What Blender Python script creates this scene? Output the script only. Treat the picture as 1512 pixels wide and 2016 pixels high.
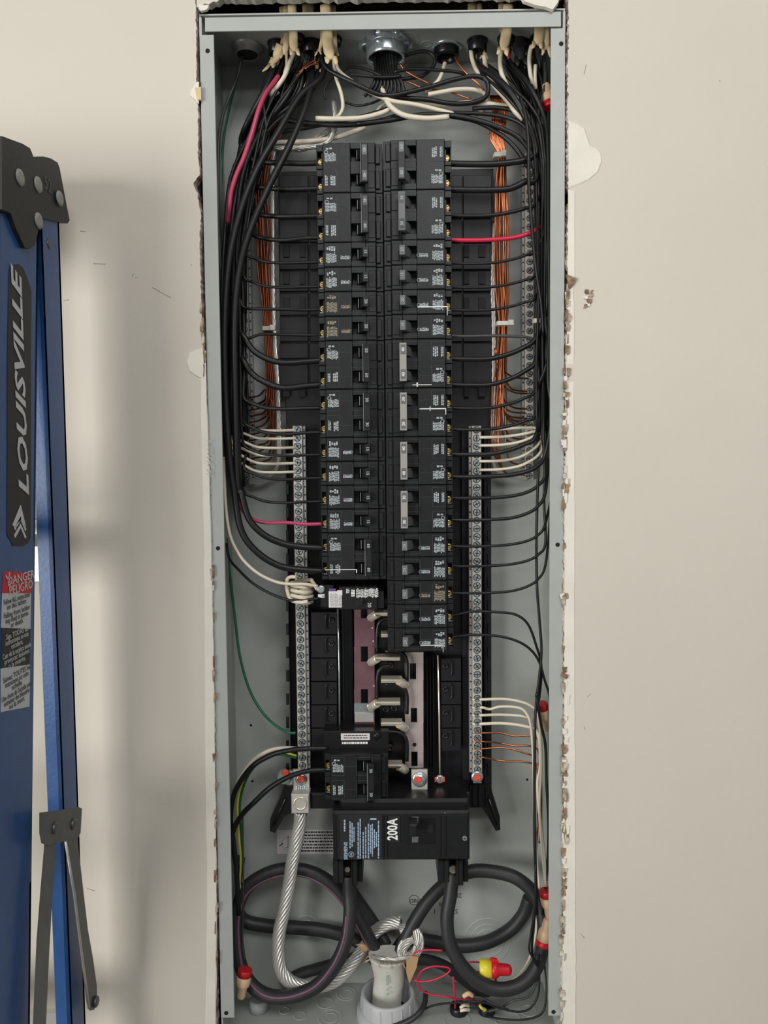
import bpy, math, random
from mathutils import Vector, Matrix
R = random.Random(7)
scene = bpy.context.scene
for o in list(bpy.data.objects): bpy.data.objects.remove(o)
COL = scene.collection
# ------------------------------------------------------------------ camera
CAMP = Vector((0.0057961, -0.7869986, 1.5)); PIT, YAW, ROL = -0.0553055, -0.0105039, -0.0095555
FPX = 1514.0
_f = Vector((math.sin(YAW)*math.cos(PIT), math.cos(YAW)*math.cos(PIT), math.sin(PIT)))
_r = Vector((math.cos(YAW), -math.sin(YAW), 0)); _u = _r.cross(_f)
RT = math.cos(ROL)*_r + math.sin(ROL)*_u; UP = math.cos(ROL)*_u - math.sin(ROL)*_r; FW = _f
cd = bpy.data.cameras.new('camera'); cam = bpy.data.objects.new('camera', cd); COL.objects.link(cam)
cd.sensor_fit = 'VERTICAL'; cd.sensor_height = 32.0; cd.lens = FPX/2016*32.0; cd.clip_start = 0.02
M3 = Matrix((RT, UP, -FW)).transposed(); M4 = M3.to_4x4(); M4.translation = CAMP; cam.matrix_world = M4
scene.camera = cam
# ------------------------------------------------------------------ world and light
w = bpy.data.worlds.new('world'); scene.world = w; w.use_nodes = True
bg = w.node_tree.nodes['Background']; bg.inputs[0].default_value = (1.0, 0.995, 0.98, 1); bg.inputs[1].default_value = 0.34
def area(name, loc, target, sx, sy, power, col):
    d = bpy.data.lights.new(name, 'AREA'); d.shape = 'RECTANGLE'; d.size = sx; d.size_y = sy; d.energy = power; d.color = col
    o = bpy.data.objects.new(name, d); COL.objects.link(o); o.location = loc
    o.rotation_euler = (Vector(target)-Vector(loc)).to_track_quat('-Z', 'Y').to_euler(); return o
area('doorway_daylight', (-1.7, -1.9, 1.28), (0.05, 0, 1.15), 1.15, 1.15, 46, (1.0, 0.985, 0.95))
area('high_front_fill', (0.3, -1.3, 2.5), (0.05, 0, 1.05), 1.0, .5, 17, (0.99, 0.99, 1.0))  # soft fill added high in front, unseen, aimed down at the panel
vs = scene.view_settings; vs.view_transform = 'Standard'; vs.look = 'None'; vs.gamma = 1; vs.use_curve_mapping = False; vs.exposure = -0.08
# ------------------------------------------------------------------ pixel rays onto real planes
def ray(px, py): return FW + RT*((px-756)/FPX) + UP*((1008-py)/FPX)
def at(px, py, Y):
    d = ray(px, py); return CAMP + d*((Y-CAMP.y)/d.y)
def atX(px, py, X):
    d = ray(px, py); return CAMP + d*((X-CAMP.x)/d.x)
def atZ(px, py, Z):
    d = ray(px, py); return CAMP + d*((Z-CAMP.z)/d.z)
# ------------------------------------------------------------------ materials
def s2l(c): return tuple(((v/255)/12.92 if v/255 <= .04045 else ((v/255+.055)/1.055)**2.4) for v in c)
MATS = {}
def mat(name, rgb, rough=.5, metal=0, noise=0, nscale=60, bump=0, bscale=200, spec=.5, rgb2=None, trans=0):
    m = bpy.data.materials.new(name); m.use_nodes = True; nt = m.node_tree; b = nt.nodes['Principled BSDF']
    c = s2l(rgb)+(1,); b.inputs['Base Color'].default_value = c; b.inputs['Roughness'].default_value = rough
    b.inputs['Metallic'].default_value = metal; b.inputs['Specular IOR Level'].default_value = spec
    if trans: b.inputs['Transmission Weight'].default_value = trans
    tc = nt.nodes.new('ShaderNodeTexCoord')
    if noise or rgb2:
        n = nt.nodes.new('ShaderNodeTexNoise'); n.inputs['Scale'].default_value = nscale; n.inputs['Detail'].default_value = 5
        nt.links.new(tc.outputs['Object'], n.inputs['Vector'])
        cr = nt.nodes.new('ShaderNodeValToRGB'); c2 = s2l(rgb2)+(1,) if rgb2 else tuple(v*(1-noise) for v in c[:3])+(1,)
        cr.color_ramp.elements[0].position = .38; cr.color_ramp.elements[1].position = .66
        cr.color_ramp.elements[0].color = c2; cr.color_ramp.elements[1].color = c
        nt.links.new(n.outputs['Fac'], cr.inputs['Fac']); nt.links.new(cr.outputs['Color'], b.inputs['Base Color'])
    if bump:
        n2 = nt.nodes.new('ShaderNodeTexNoise'); n2.inputs['Scale'].default_value = bscale; n2.inputs['Detail'].default_value = 4
        nt.links.new(tc.outputs['Object'], n2.inputs['Vector'])
        bp = nt.nodes.new('ShaderNodeBump'); bp.inputs['Strength'].default_value = bump; bp.inputs['Distance'].default_value = .001
        nt.links.new(n2.outputs['Fac'], bp.inputs['Height']); nt.links.new(bp.outputs['Normal'], b.inputs['Normal'])
    MATS[name] = m; return m
mat('paint_wall', (206, 199, 186), .75, noise=.045, nscale=3.5, bump=.22, bscale=140)
mat('scratch_tone', (160, 154, 143), .8)
mat('plaster', (226, 221, 208), .85, noise=.06, nscale=40, bump=.4, bscale=180)
mat('gypsum', (214, 206, 192), .95, rgb2=(128, 104, 82), nscale=75, bump=1.0, bscale=350)
mat('torn_paper', (168, 140, 110), .95, rgb2=(110, 88, 70), nscale=120, bump=1.0, bscale=300)
mat('cavity_wood', (60, 42, 30), .9, noise=.4, nscale=30)
mat('concrete', (112, 110, 106), .85, noise=.1, nscale=8)
mat('ceiling_paint', (190, 188, 182), .9)
mat('box_grey', (168, 172, 167), .5, noise=.05, nscale=30, bump=.06, bscale=500)
mat('hole_dark', (22, 20, 20), .9)
mat('black_case', (29, 30, 32), .42, noise=.2, nscale=90, bump=.12, bscale=900, spec=.32)
mat('black_gloss', (24, 24, 26), .28, noise=.1, nscale=60)
mat('black_pan', (21, 21, 25), .5, noise=.15, nscale=60, spec=.35)
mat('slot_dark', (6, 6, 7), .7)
mat('edge_grey', (68, 71, 72), .5)
mat('wire_black', (23, 23, 24), .42, spec=.4, bump=.15, bscale=300)
mat('wire_grey', (62, 62, 62), .45)
mat('wire_white', (222, 212, 190), .45, noise=.05, nscale=60)
mat('wire_red', (196, 34, 66), .4)
mat('wire_pink', (184, 62, 96), .4)
mat('wire_green', (18, 96, 66), .4)
mat('wire_yellow', (210, 200, 60), .4)
mat('cable_black', (40, 40, 43), .5, bump=.2, bscale=120)
mat('cable_stripe', (112, 78, 96), .45)
mat('jacket_tan', (214, 192, 150), .6, noise=.12, nscale=80, bump=.3, bscale=150)
mat('jacket_grey', (206, 204, 194), .6, noise=.1, nscale=60, bump=.4, bscale=120)
mat('legend_green', (116, 160, 148), .6)
mat('jacket_fiber', (170, 140, 100), .8)
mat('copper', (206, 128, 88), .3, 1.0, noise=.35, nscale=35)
mat('copper_shaded', (150, 86, 58), .4, .8, noise=.4, nscale=35)  # copper with the left gutter's shade put into its colour
mat('aluminium', (212, 210, 204), .3, .6, noise=.1, nscale=40)
mat('zinc', (208, 220, 223), .22, .75, noise=.25, nscale=300)
mat('zinc_dull', (178, 180, 178), .4, .5, noise=.2, nscale=80)
mat('bar_alu', (204, 199, 189), .45, .4, noise=.1, nscale=80)
mat('bus_purple', (140, 104, 113), .3, .5, noise=.15, nscale=50)
mat('bus_tin', (206, 192, 190), .32, .45, noise=.12, nscale=50)
mat('stab_metal', (238, 230, 212), .2, .55)
mat('brass', (236, 204, 128), .25, .5)
mat('print_white', (164, 172, 174), .6)
mat('print_tan', (138, 128, 108), .6)
mat('print_bright', (226, 228, 226), .6)
mat('print_blue', (156, 176, 196), .6)
mat('print_grey', (120, 122, 120), .6)
mat('sticker_white', (214, 208, 208), .5)
mat('sticker_purple', (92, 66, 140), .5)
mat('ink', (48, 48, 50), .7)
mat('tie_grey', (150, 148, 140), .45)
mat('edge_highlight', (150, 152, 148), .4)  # pale grey for the painted edge highlights
mat('handle_grey', (96, 98, 98), .45)
mat('orange_mark', (232, 88, 52), .6, rgb2=(200, 70, 50), nscale=300)
mat('nut_red', (196, 24, 36), .4)
mat('nut_tan', (214, 180, 146), .45)
mat('nut_yellow', (222, 208, 52), .4)
mat('pvc_grey', (178, 180, 181), .45)
mat('tie_white', (206, 204, 194), .4)
mat('ladder_blue', (36, 78, 132), .33, noise=.14, nscale=60, bump=.12, bscale=300)
mat('ladder_cap', (34, 36, 36), .55, bump=.3, bscale=400)
mat('ladder_steel', (104, 108, 108), .4, .7, noise=.15, nscale=50)
mat('rivet_grey', (136, 140, 132), .5)
mat('ladder_alu', (200, 200, 196), .35, .85)
mat('decal_black', (26, 27, 28), .5)
mat('decal_red', (186, 30, 44), .5)
mat('decal_white', (186, 190, 190), .5)
mat('decal_letter', (190, 194, 194), .5)
# ------------------------------------------------------------------ mesh builder
class MB:
    def __init__(s): s.v = []; s.f = []; s.sm = []
    def face(s, idx, smooth=False): s.f.append(tuple(idx)); s.sm.append(smooth)
    def box(s, x0, x1, y0, y1, z0, z1):
        if x0 > x1: x0, x1 = x1, x0
        if z0 > z1: z0, z1 = z1, z0
        b = len(s.v); s.v += [(x, y, z) for y in (y0, y1) for z in (z0, z1) for x in (x0, x1)]
        for q in ((0,1,3,2),(5,4,6,7),(4,5,1,0),(2,3,7,6),(4,0,2,6),(1,5,7,3)): s.face([b+i for i in q])
        return s
    def cbox(s, x0, x1, y0, y1, z0, z1, c=.0006):
        if x0 > x1: x0, x1 = x1, x0
        if z0 > z1: z0, z1 = z1, z0
        b = len(s.v)
        for (a, y) in ((c, y0), (0, y0+c), (0, y1)):
            s.v += [(x0+a, y, z0+a), (x1-a, y, z0+a), (x1-a, y, z1-a), (x0+a, y, z1-a)]
        s.face([b, b+1, b+2, b+3]); s.face([b+11, b+10, b+9, b+8])
        for k in (0, 4):
            for i in range(4):
                j = (i+1) % 4; s.face([b+k+j, b+k+i, b+k+4+i, b+k+4+j])
        return s
    def prism(s, pts, y0, y1):      # outline in x,z
        n = len(pts); b = len(s.v); s.v += [(x, y0, z) for x, z in pts]+[(x, y1, z) for x, z in pts]
        s.face(range(b, b+n)); s.face(range(b+2*n-1, b+n-1, -1))
        for i in range(n):
            j = (i+1) % n; s.face([b+j, b+i, b+n+i, b+n+j])
        return s
    def prismz(s, pts, z0, z1):     # outline in x,y
        n = len(pts); b = len(s.v); s.v += [(x, y, z0) for x, y in pts]+[(x, y, z1) for x, y in pts]
        s.face(range(b+n-1, b-1, -1)); s.face(range(b+n, b+2*n))
        for i in range(n):
            j = (i+1) % n; s.face([b+i, b+j, b+n+j, b+n+i])
        return s
    def slab(s, P, N, t):           # polygon P of Vectors, thickness t along N
        n = len(P); b = len(s.v); s.v += [tuple(p) for p in P]+[tuple(p+N*t) for p in P]
        s.face(range(b, b+n)); s.face(range(b+2*n-1, b+n-1, -1))
        for i in range(n):
            j = (i+1) % n; s.face([b+j, b+i, b+n+i, b+n+j])
        return s
    def lathe(s, c, prof, ax=Vector((0, -1, 0)), n=16, smooth=True, cap=True):  # prof: (radius, height along ax)
        ax = Vector(ax).normalized(); t = Vector((0, 0, 1)) if abs(ax.z) < .9 else Vector((1, 0, 0))
        a = ax.cross(t).normalized(); bb = ax.cross(a); c = Vector(c); b = len(s.v)
        for r, h in prof:
            for i in range(n):
                q = 2*math.pi*i/n; s.v.append(tuple(c+ax*h+(a*math.cos(q)+bb*math.sin(q))*r))
        for k in range(len(prof)-1):
            for i in range(n):
                j = (i+1) % n; s.face([b+k*n+i, b+k*n+j, b+(k+1)*n+j, b+(k+1)*n+i], smooth)
        if cap:
            s.face([b+i for i in range(n)][::-1]); s.face([b+(len(prof)-1)*n+i for i in range(n)])
        return s
    def tube(s, P, r, n=8, smooth=True, rr=None, flat=1.0):
        P = [Vector(p) for p in P]; m = len(P); b = len(s.v)
        T = [(P[min(i+1, m-1)]-P[max(i-1, 0)]).normalized() for i in range(m)]
        up = Vector((0, -1, 0)) if abs(T[0].y) < .9 else Vector((1, 0, 0)); N = (up-T[0]*up.dot(T[0])).normalized()
        for i in range(m):
            N = (N-T[i]*N.dot(T[i])).normalized(); B = T[i].cross(N); q = rr[i] if rr else r
            for k in range(n):
                a = 2*math.pi*k/n; s.v.append(tuple(P[i]+(N*math.cos(a)*flat+B*math.sin(a))*q))
        for i in range(m-1):
            for k in range(n):
                j = (k+1) % n; s.face([b+i*n+k, b+(i+1)*n+k, b+(i+1)*n+j, b+i*n+j], smooth)
        s.face([b+k for k in range(n)]); s.face([b+(m-1)*n+k for k in range(n)][::-1]); return s
    def mesh(s, name, m, off=None):
        me = bpy.data.meshes.new(name)
        v = s.v if off is None else [(a-off[0], b-off[1], c-off[2]) for a, b, c in s.v]
        me.from_pydata(v, [], s.f); me.polygons.foreach_set('use_smooth', s.sm); me.materials.append(MATS[m]); me.update(); return me
    def build(s, name, m, parent=None, loc=None):
        """world-space geometry; origin moved to loc (or parent's, or the bottom centre)"""
        if loc is None:
            if parent is not None: loc = Vector((0, 0, 0)); off = wloc(parent)
            else:
                xs = [p[0] for p in s.v]; ys = [p[1] for p in s.v]; zs = [p[2] for p in s.v]
                off = Vector(((min(xs)+max(xs))/2, (min(ys)+max(ys))/2, min(zs))); loc = off
        else: off = Vector(loc); loc = off-(wloc(parent) if parent is not None else Vector())
        o = bpy.data.objects.new(name, s.mesh(name, m, off)); COL.objects.link(o)
        if parent is not None: o.parent = parent
        o.location = loc; return o
def wloc(o):
    p = Vector(o.location)
    while o.parent: o = o.parent; p += Vector(o.location)
    return p
def tag(o, label=None, cat=None, group=None, kind=None):
    if label: o['label'] = label
    if cat: o['category'] = cat
    if group: o['group'] = group
    if kind: o['kind'] = kind
    return o
def thing(name, loc, label, cat, group=None):
    o = bpy.data.objects.new(name, None); COL.objects.link(o); o.location = loc; o.empty_display_size = .01
    return tag(o, label, cat, group)
def spline(P, seg=6):
    P = [Vector(p) for p in P]; out = []
    Q = [P[0]*2-P[1]]+P+[P[-1]*2-P[-2]]
    for i in range(1, len(Q)-2):
        p0, p1, p2, p3 = Q[i-1:i+3]
        for k in range(seg):
            t = k/seg
            out.append(.5*((2*p1)+(p2-p0)*t+(2*p0-5*p1+4*p2-p3)*t*t+(3*p1-p0-3*p2+p3)*t**3))
    out.append(P[-1]); return out
def pp(pts): return [at(x, y, Y/1000) for x, y, Y in pts]
def wire(label, m, r, pts, name='wire', cat='wire', group=None, seg=6, n=8, parent=None):
    P = spline(pp(pts), seg); o = MB().tube(P, r/1000, n).build(name, m, parent)
    if parent is None: tag(o, label, cat, group)
    return o
def pbox(mb, x0, y0, x1, y1, Y0, Y1, c=.0005):
    A = at(x0, y0, Y0/1000); B = at(x1, y1, Y0/1000); mb.cbox(A.x, B.x, Y0/1000, Y1/1000, B.z, A.z, c); return mb
TC = {}
def text(s, size, pos, rot, m, parent, name='lettering', bold=False, sx=1.0, ext=.00005, shear=0, off=0):
    k = (s, size, sx, shear, off)
    if k not in TC:
        c = bpy.data.curves.new('lettering', 'FONT'); c.body = s; c.size = size; c.align_x = 'CENTER'; c.align_y = 'CENTER'
        c.extrude = ext; c.resolution_u = 2; c.shear = shear; c.offset = off
        t = bpy.data.objects.new('tmp', c); COL.objects.link(t); bpy.context.view_layer.update()
        me = bpy.data.meshes.new_from_object(t.evaluated_get(bpy.context.evaluated_depsgraph_get()))
        bpy.data.objects.remove(t)
        for v in me.vertices: v.co.x *= sx
        TC[k] = me
    me = TC[k].copy(); me.materials.clear(); me.materials.append(MATS[m])
    o = bpy.data.objects.new(name, me); COL.objects.link(o); o.parent = parent
    o.location = Vector(pos)-wloc(parent); o.rotation_euler = (math.pi/2, 0, 0)
    o.rotation_euler = (Matrix.Rotation(rot, 3, 'Y') @ Matrix.Rotation(math.pi/2, 3, 'X')).to_euler(); return o
def lines(mb, x0, x1, z0, z1, y, n, seed, vert=True, fill=.62, ragged=.5, gap=.0006):
    """rows of tiny print (too small to read) as thin raised word strokes"""
    r = random.Random(seed)
    if x0 > x1: x0, x1 = x1, x0
    if z0 > z1: z0, z1 = z1, z0
    for i in range(n):
        if vert: c = x0+(i+.5)*(x1-x0)/n; h = (x1-x0)/n*fill/2; a, b = z0, z1
        else: c = z0+(i+.5)*(z1-z0)/n; h = (z1-z0)/n*fill/2; a, b = x0, x1
        L = b-a; a2 = a+L*ragged*r.random()*.5; b2 = b-L*ragged*r.random()*.5; p = a2
        while p < b2:
            q = min(b2, p+r.uniform(.0012, .0036))
            if vert: mb.box(c-h, c+h, y-.00008, y, p, q)
            else: mb.box(p, q, y-.00008, y, c-h, c+h)
            p = q+gap
# ================================================================== SETTING
WY = -.004   # front of the drywall
Lp = [(-40,385),(180,387),(215,390),(300,390),(345,393),(352,386),(365,381),(380,389),(410,393),(424,396),(470,393),(560,395),(620,397),(660,399),(700,402),(760,404),(850,408),(950,412),(1020,414),(1100,417),(1290,420),(1440,423),(1600,424),(1800,427),(1900,424),(1990,424),(2100,428)]
Rp = [(-40,1119),(70,1120),(120,1118),(235,1118),(370,1119),(374,1126),(395,1126),(400,1120),(440,1117),(520,1116),(548,1121),(560,1118),(600,1117),(700,1114),(760,1113),(800,1114),(860,1110),(900,1113),(1040,1110),(1200,1110),(1330,1110),(1440,1111),(1500,1110),(1600,1110),(1700,1109),(1800,1108),(1900,1107),(2100,1106)]
def interp(T, y):
    for (a, b), (c, d) in zip(T, T[1:]):
        if a <= y <= c: return b+(d-b)*(y-a)/(c-a)
    return T[-1][1] if y > T[-1][0] else T[0][1]
ys = [-30+5*i for i in range(424)]
def edge(T, jit, seed):
    r = random.Random(seed); out = []
    for y in ys:
        P = at(interp(T, y), y, WY); out.append((P.x+r.gauss(0, jit), P.z))
    return out
EL = edge(Lp, .00035, 1); ER = edge(Rp, .0005, 2)
ztop = at(756, 16, WY).z; zbot = EL[-1][1]
mb = MB(); EDG = MB(); EDT = MB()
def strip(E, xf, sgn, wob, seed, back):
    """front sheet from far x to the ragged cut, then the crumbled cut edge going back"""
    r = random.Random(seed); b = len(mb.v)
    for x, z in E: mb.v += [(xf, WY, z), (x, WY, z)]
    for i in range(len(E)-1):
        q = [b+2*i, b+2*i+1, b+2*i+3, b+2*i+2]; mb.face(q if sgn < 0 else q[::-1])
    b = len(EDG.v); K = 5
    for x, z in E:
        for k in range(K):
            t = k/(K-1); EDG.v.append((x-sgn*(t*back+(r.gauss(0, wob) if 0 < k < K-1 else 0)), WY+t*.0127+(r.gauss(0, wob) if 0 < k < K-1 else 0), z))
    for i in range(len(E)-1):
        for k in range(K-1):
            q = [b+i*K+k, b+i*K+k+1, b+(i+1)*K+k+1, b+(i+1)*K+k]; EDG.face(q if sgn < 0 else q[::-1])
strip(EL, -2.0, -1, .0003, 3, .0008)
strip(ER, 2.2, 1, .0006, 4, .0016)
# top sheet with its ragged lower edge, lower part far below the frame, plain
r = random.Random(5); x0 = EL[0][0]; x1 = ER[0][0]; N = 90; b = len(mb.v); be = len(EDT.v)
for i in range(N+1):
    x = x0+(x1-x0)*i/N; z = at(756+(x-CAMP.x)*1514/.79, -2-7*i/N, WY).z+r.gauss(0, .0007)
    if i < 6: z -= (6-i)*.0012
    mb.v += [(x, WY, z), (x, WY, 2.6)]; EDT.v += [(x, WY, z), (x, WY+.0127, z+.002)]
for i in range(N):
    mb.face([b+2*i, b+2*i+2, b+2*i+3, b+2*i+1]); EDT.face([be+2*i, be+2*i+1, be+2*i+3, be+2*i+2])
zt = EL[0][1]
def quad(mb, *P):
    b = len(mb.v); mb.v += [tuple(p) for p in P]; mb.face(range(b, b+len(P)))
for xa, xb in ((-2.0, x0), (x1, 2.2)): quad(mb, (xa, WY, zt), (xb, WY, zt), (xb, WY, 2.6), (xa, WY, 2.6))
quad(mb, (-2.0, WY, 0), (2.2, WY, 0), (2.2, WY, zbot), (-2.0, WY, zbot))
wall = mb.build('wall_back', 'paint_wall', loc=(0, 0, 0)); tag(wall, kind='structure')
EDG.build('cut_edge', 'gypsum', wall); wall.children[0]['label'] = 'crumbled gypsum edge where the wall is cut open'
EDT.build('cut_edge', 'plaster', wall)
# plaster patches, chips, torn paper
def patch(pts, m, name, t=.0008, lab=None, jit=0):
    P = [at(x, y, WY-t) for x, y in pts]; c = Vector((0, 0, 0))
    for p in P: c += p
    c /= len(P); mb = MB(); n = len(P); s = [c+(p-c)*.93 for p in P]; k = [Vector((p.x, WY+.0002, p.z)) for p in P]
    mb.v = [tuple(q) for q in s+k]; mb.face(range(n))
    for i in range(n):
        j = (i+1) % n; mb.face([j, i, n+i, n+j])
    o = mb.build(name, m, wall)
    if lab: o['label'] = lab
    return o
def rough(pts, k=3, a=1.2, seed=0):
    r = random.Random(seed); out = []
    for i in range(len(pts)):
        p, q = pts[i], pts[(i+1) % len(pts)]
        for j in range(k): out.append((p[0]+(q[0]-p[0])*j/k+r.uniform(-a, a), p[1]+(q[1]-p[1])*j/k+r.uniform(-a, a)))
    return out
patch([(1120,236),(1135,240),(1150,250),(1156,270),(1162,286),(1176,292),(1184,302),(1186,318),(1178,340),(1160,355),(1142,364),(1120,372)], 'plaster', 'plaster_patch', .001, 'rounded white plaster smear right of the opening')
patch(rough([(401,684),(386,688),(372,694),(366,712),(372,730),(390,744),(402,746)], 2, .8, 3), 'plaster', 'plaster_patch', .001, 'white plaster smear left of the opening')
patch(rough([(1120,372),(1131,372),(1132,540),(1128,560),(1131,640),(1130,720),(1116,720),(1118,560),(1119,372)], 6, .5, 9), 'plaster', 'plaster_patch', .0006)
patch(rough([(1120,740),(1130,740),(1132,1000),(1131,1300),(1133,1600),(1134,1900),(1134,2060),(1108,2060),(1110,1700),(1112,1300),(1113,1000)], 8, .8, 10), 'plaster', 'plaster_patch', .0006)
patch(rough([(394,690),(404,690),(410,860),(416,1080),(421,1300),(425,1600),(427,1850),(424,2060),(404,2060),(408,1800),(404,1500),(402,1200),(400,1000),(396,850)], 8, .7, 11), 'plaster', 'plaster_patch', .0006)
patch(rough([(387,160),(376,178),(374,188),(384,196),(392,204),(392,160)], 2, .8, 12), 'plaster', 'plaster_patch', .0012)
patch(rough([(1021,-20),(1108,-20),(1100,6),(1090,20),(1074,14),(1050,9),(1030,2)], 2, .8, 13), 'plaster', 'plaster_patch', .004)
patch(rough([(384,172),(396,170),(397,196),(388,198)], 2, .8, 31), 'jacket_tan', 'foam_blob', .002)
patch(rough([(392,8),(412,10),(408,18),(396,22),(390,16)], 2, .8, 14), 'plaster', 'plaster_patch', .003)
rr = random.Random(21)
for i in range(120):     # loose crumbs of gypsum and torn paper along the right-hand cut
    y = rr.choice([rr.uniform(540, 720), rr.uniform(720, 1000), rr.uniform(1000, 1660), rr.uniform(1330, 2010), rr.uniform(1500, 1800)])
    x = interp(Rp, y)+rr.uniform(-2, 5 if i % 3 else 9); a = rr.uniform(1.5, 4.6); h = rr.uniform(2.5, 11)
    patch(rough([(x-a, y-h), (x+a, y-h), (x+a*.8, y+h), (x-a*.9, y+h)], 2, 1.4, i), rr.choice(['torn_paper', 'gypsum', 'gypsum', 'plaster']), 'torn_paper', rr.uniform(.001, .0025))
for i in range(36):
    y = rr.choice([rr.uniform(600, 760), rr.uniform(1100, 1400), rr.uniform(1480, 1900)]); x = interp(Lp, y)-rr.uniform(-2, 3); a = rr.uniform(1, 2.6); h = rr.uniform(3, 14)
    patch(rough([(x-a, y-h), (x+a, y-h), (x+a*.8, y+h), (x-a*.9, y+h)], 2, .9, 100+i), rr.choice(['torn_paper', 'gypsum']), 'torn_paper', rr.uniform(.001, .002))
patch(rough([(1116,540),(1137,548),(1128,562),(1121,570)], 2, .5, 4), 'torn_paper', 'torn_paper', .003)
for i, (x, y, a) in enumerate([(1156,574,4),(1163,580,4),(1153,586,3),(1160,592,5),(1153,602,3),(1158,598,4),(1166,572,2)]):
    patch(rough([(x-a, y-a), (x+a, y-a), (x+a, y+a), (x-a, y+a)], 2, 1.4, 50+i), ['torn_paper', 'gypsum', 'plaster'][i % 3], 'wall_chip', .0015)
for i in range(9):      # frayed mesh-tape fibres hanging by the left edge
    y = 868+i*8; P = spline([at(408+rr.uniform(-2, 1), y, WY-.001), at(413+rr.uniform(-1, 2), y+rr.uniform(-5, 5), WY-.003), at(409+rr.uniform(0, 10), y+rr.uniform(2, 10), WY-.002)], 4)
    MB().tube(P, .0003, 4).build('paper_fibre', 'plaster', wall)
for i, (a, b_) in enumerate([((1154,128),(1150,146)),((1143,1838),(1150,1846)),((1163,1366),(1156,1372)),((184,519),(208,520)),((260,544),(264,538)),((266,547),(272,546)),((125,592),(136,590)),((300,566),(336,586)),((376,520),(377,523)),((90,1890),(96,1883)),((170,1748),(186,1754)),((1150,1430),(1152,1436)),((1416,158),(1418,161)),((158,455),(168,456))]):
    P = [at(a[0], a[1], WY), at(b_[0], b_[1], WY)]; MB().tube(P, .00035, 4).build('wall_scratch', 'scratch_tone', wall)
# cavity behind: framing boards, floor, ceiling
st = thing('wall_cavity', (0, .1, 0), None, None); tag(st, kind='structure')
for a, b2 in ((-.262, -.186), (.186, .262)):
    o = MB().box(a, b2, WY+.013, .112, 0, 2.5).build('stud', 'cavity_wood', st)
MB().box(-.262, .262, .113, .120, 0, 2.5).build('sheathing', 'cavity_wood', st)
mb = MB(); mb.box(-2.0, 2.2, -5.0, .12, -.05, 0); tag(mb.build('floor', 'concrete'), kind='structure')
mb = MB(); mb.box(-2.0, 2.2, -3.2, .12, 2.6, 2.65); tag(mb.build('ceiling', 'ceiling_paint'), kind='structure')
# ================================================================== PANEL BOX
ZT = at(756, 22, 0).z; ZB = at(756, 2056, 0).z; HW = .181; DP = .098; TK = .0015
box = thing('panel_enclosure', (0, DP, ZB), 'tall open grey steel electrical panel box set into the cut wall', 'electrical panel')
MB().box(-HW, HW, DP-TK, DP, ZB, ZT).build('back_panel', 'box_grey', box)
for s in (-1, 1): MB().box(s*HW, s*(HW-TK), 0, DP-TK, ZB, ZT).build('side_panel', 'box_grey', box)
MB().box(-HW+TK, HW-TK, 0, DP-TK, ZT-TK, ZT).build('top_panel', 'box_grey', box)
MB().box(-HW+TK, HW-TK, 0, DP-TK, ZB, ZB+TK).build('bottom_panel', 'box_grey', box)
FW_ = .0143
def flange(x0, x1, z0, z1, holes):
    fr = MB(); fr.cbox(x0, x1, -.0016, 0, z0, z1, .0004); o = fr.build('front_flange', 'box_grey', box)
    for hx, hz in holes:
        MB().lathe((hx, -.0017, hz), [(.0022, 0), (.0022, .0003)], n=14).build('screw_hole', 'hole_dark', o)
zL = at(410, 70, 0).z; zR = at(1100, 57, 0).z
flange(-HW, -HW+FW_, at(430, 2002, 0).z, zL, [(at(409.5, 102, 0).x, at(409.5, 102, 0).z), (at(430, 1079, 0).x, at(430, 1079, 0).z), (at(446, 1992, 0).x, at(446, 1992, 0).z)])
flange(HW-FW_, HW, at(1090, 1998, 0).z, zR, [(at(1104, 88, 0).x, at(1104, 88, 0).z), (at(1097, 1072, 0).x, at(1097, 1072, 0).z), (at(1089, 1990, 0).x, at(1089, 1990, 0).z)])
A = at(404, 36, -.002); B = at(404, 63, -.002); C_ = at(1104, 24, -.002); D_ = at(1104, 53, -.002)
MB().prism([(B.x, B.z), (D_.x, D_.z), (C_.x, C_.z), (A.x, A.z)], -.003, -.0015).build('front_flange', 'box_grey', box)
for s in (-1, 1): MB().box(s*HW, s*(HW-.0025), -.0015, 0, zL-.002, ZT-.004).build('corner_tab', 'box_grey', box)
def ring(c, r, ax, name='knockout', m='box_grey', t=.0006, wd=.0007):
    MB().lathe(c, [(r-wd, 0), (r-wd*.5, t), (r, t*.6), (r+wd, 0)], ax, 28, cap=False).build(name, m, box)
YB = DP-TK
for px, py, rs in [(960,1852,(14,25,36,49)),(603,1826,(16,26)),(880,1972,(12,20)),(640,1400,())]:
    for q in rs: ring(at(px, py, YB), q*.00056, (0, -1, 0))
for px, py, rs in [(682,1957,(13,20)),(560,1990,(10,)),(640,1975,(16,)),(650,2004,(14,24)),(590,2000,(12,)),(835,1962,(14,)),(1000,2008,(26,)),(900,2010,(26,)),(1040,1990,(16,))]:
    for q in rs: ring(atZ(px, py, ZB+TK), q*.00056, (0, 0, 1))
for px, py, rs in [(800,78,(14,24)),(690,82,(12,)),(840,86,(10,))]:
    for q in rs: ring(atZ(px, py, ZT-TK), q*.00056, (0, 0, -1))
for px, py in [(494,1428),(497,1538),(1038,1535),(1043,1428),(700,260)]:
    MB().lathe(at(px, py, YB), [(.0015, 0), (.0013, .0003)], n=10).build('rivet_hole', 'hole_dark', box)
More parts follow.
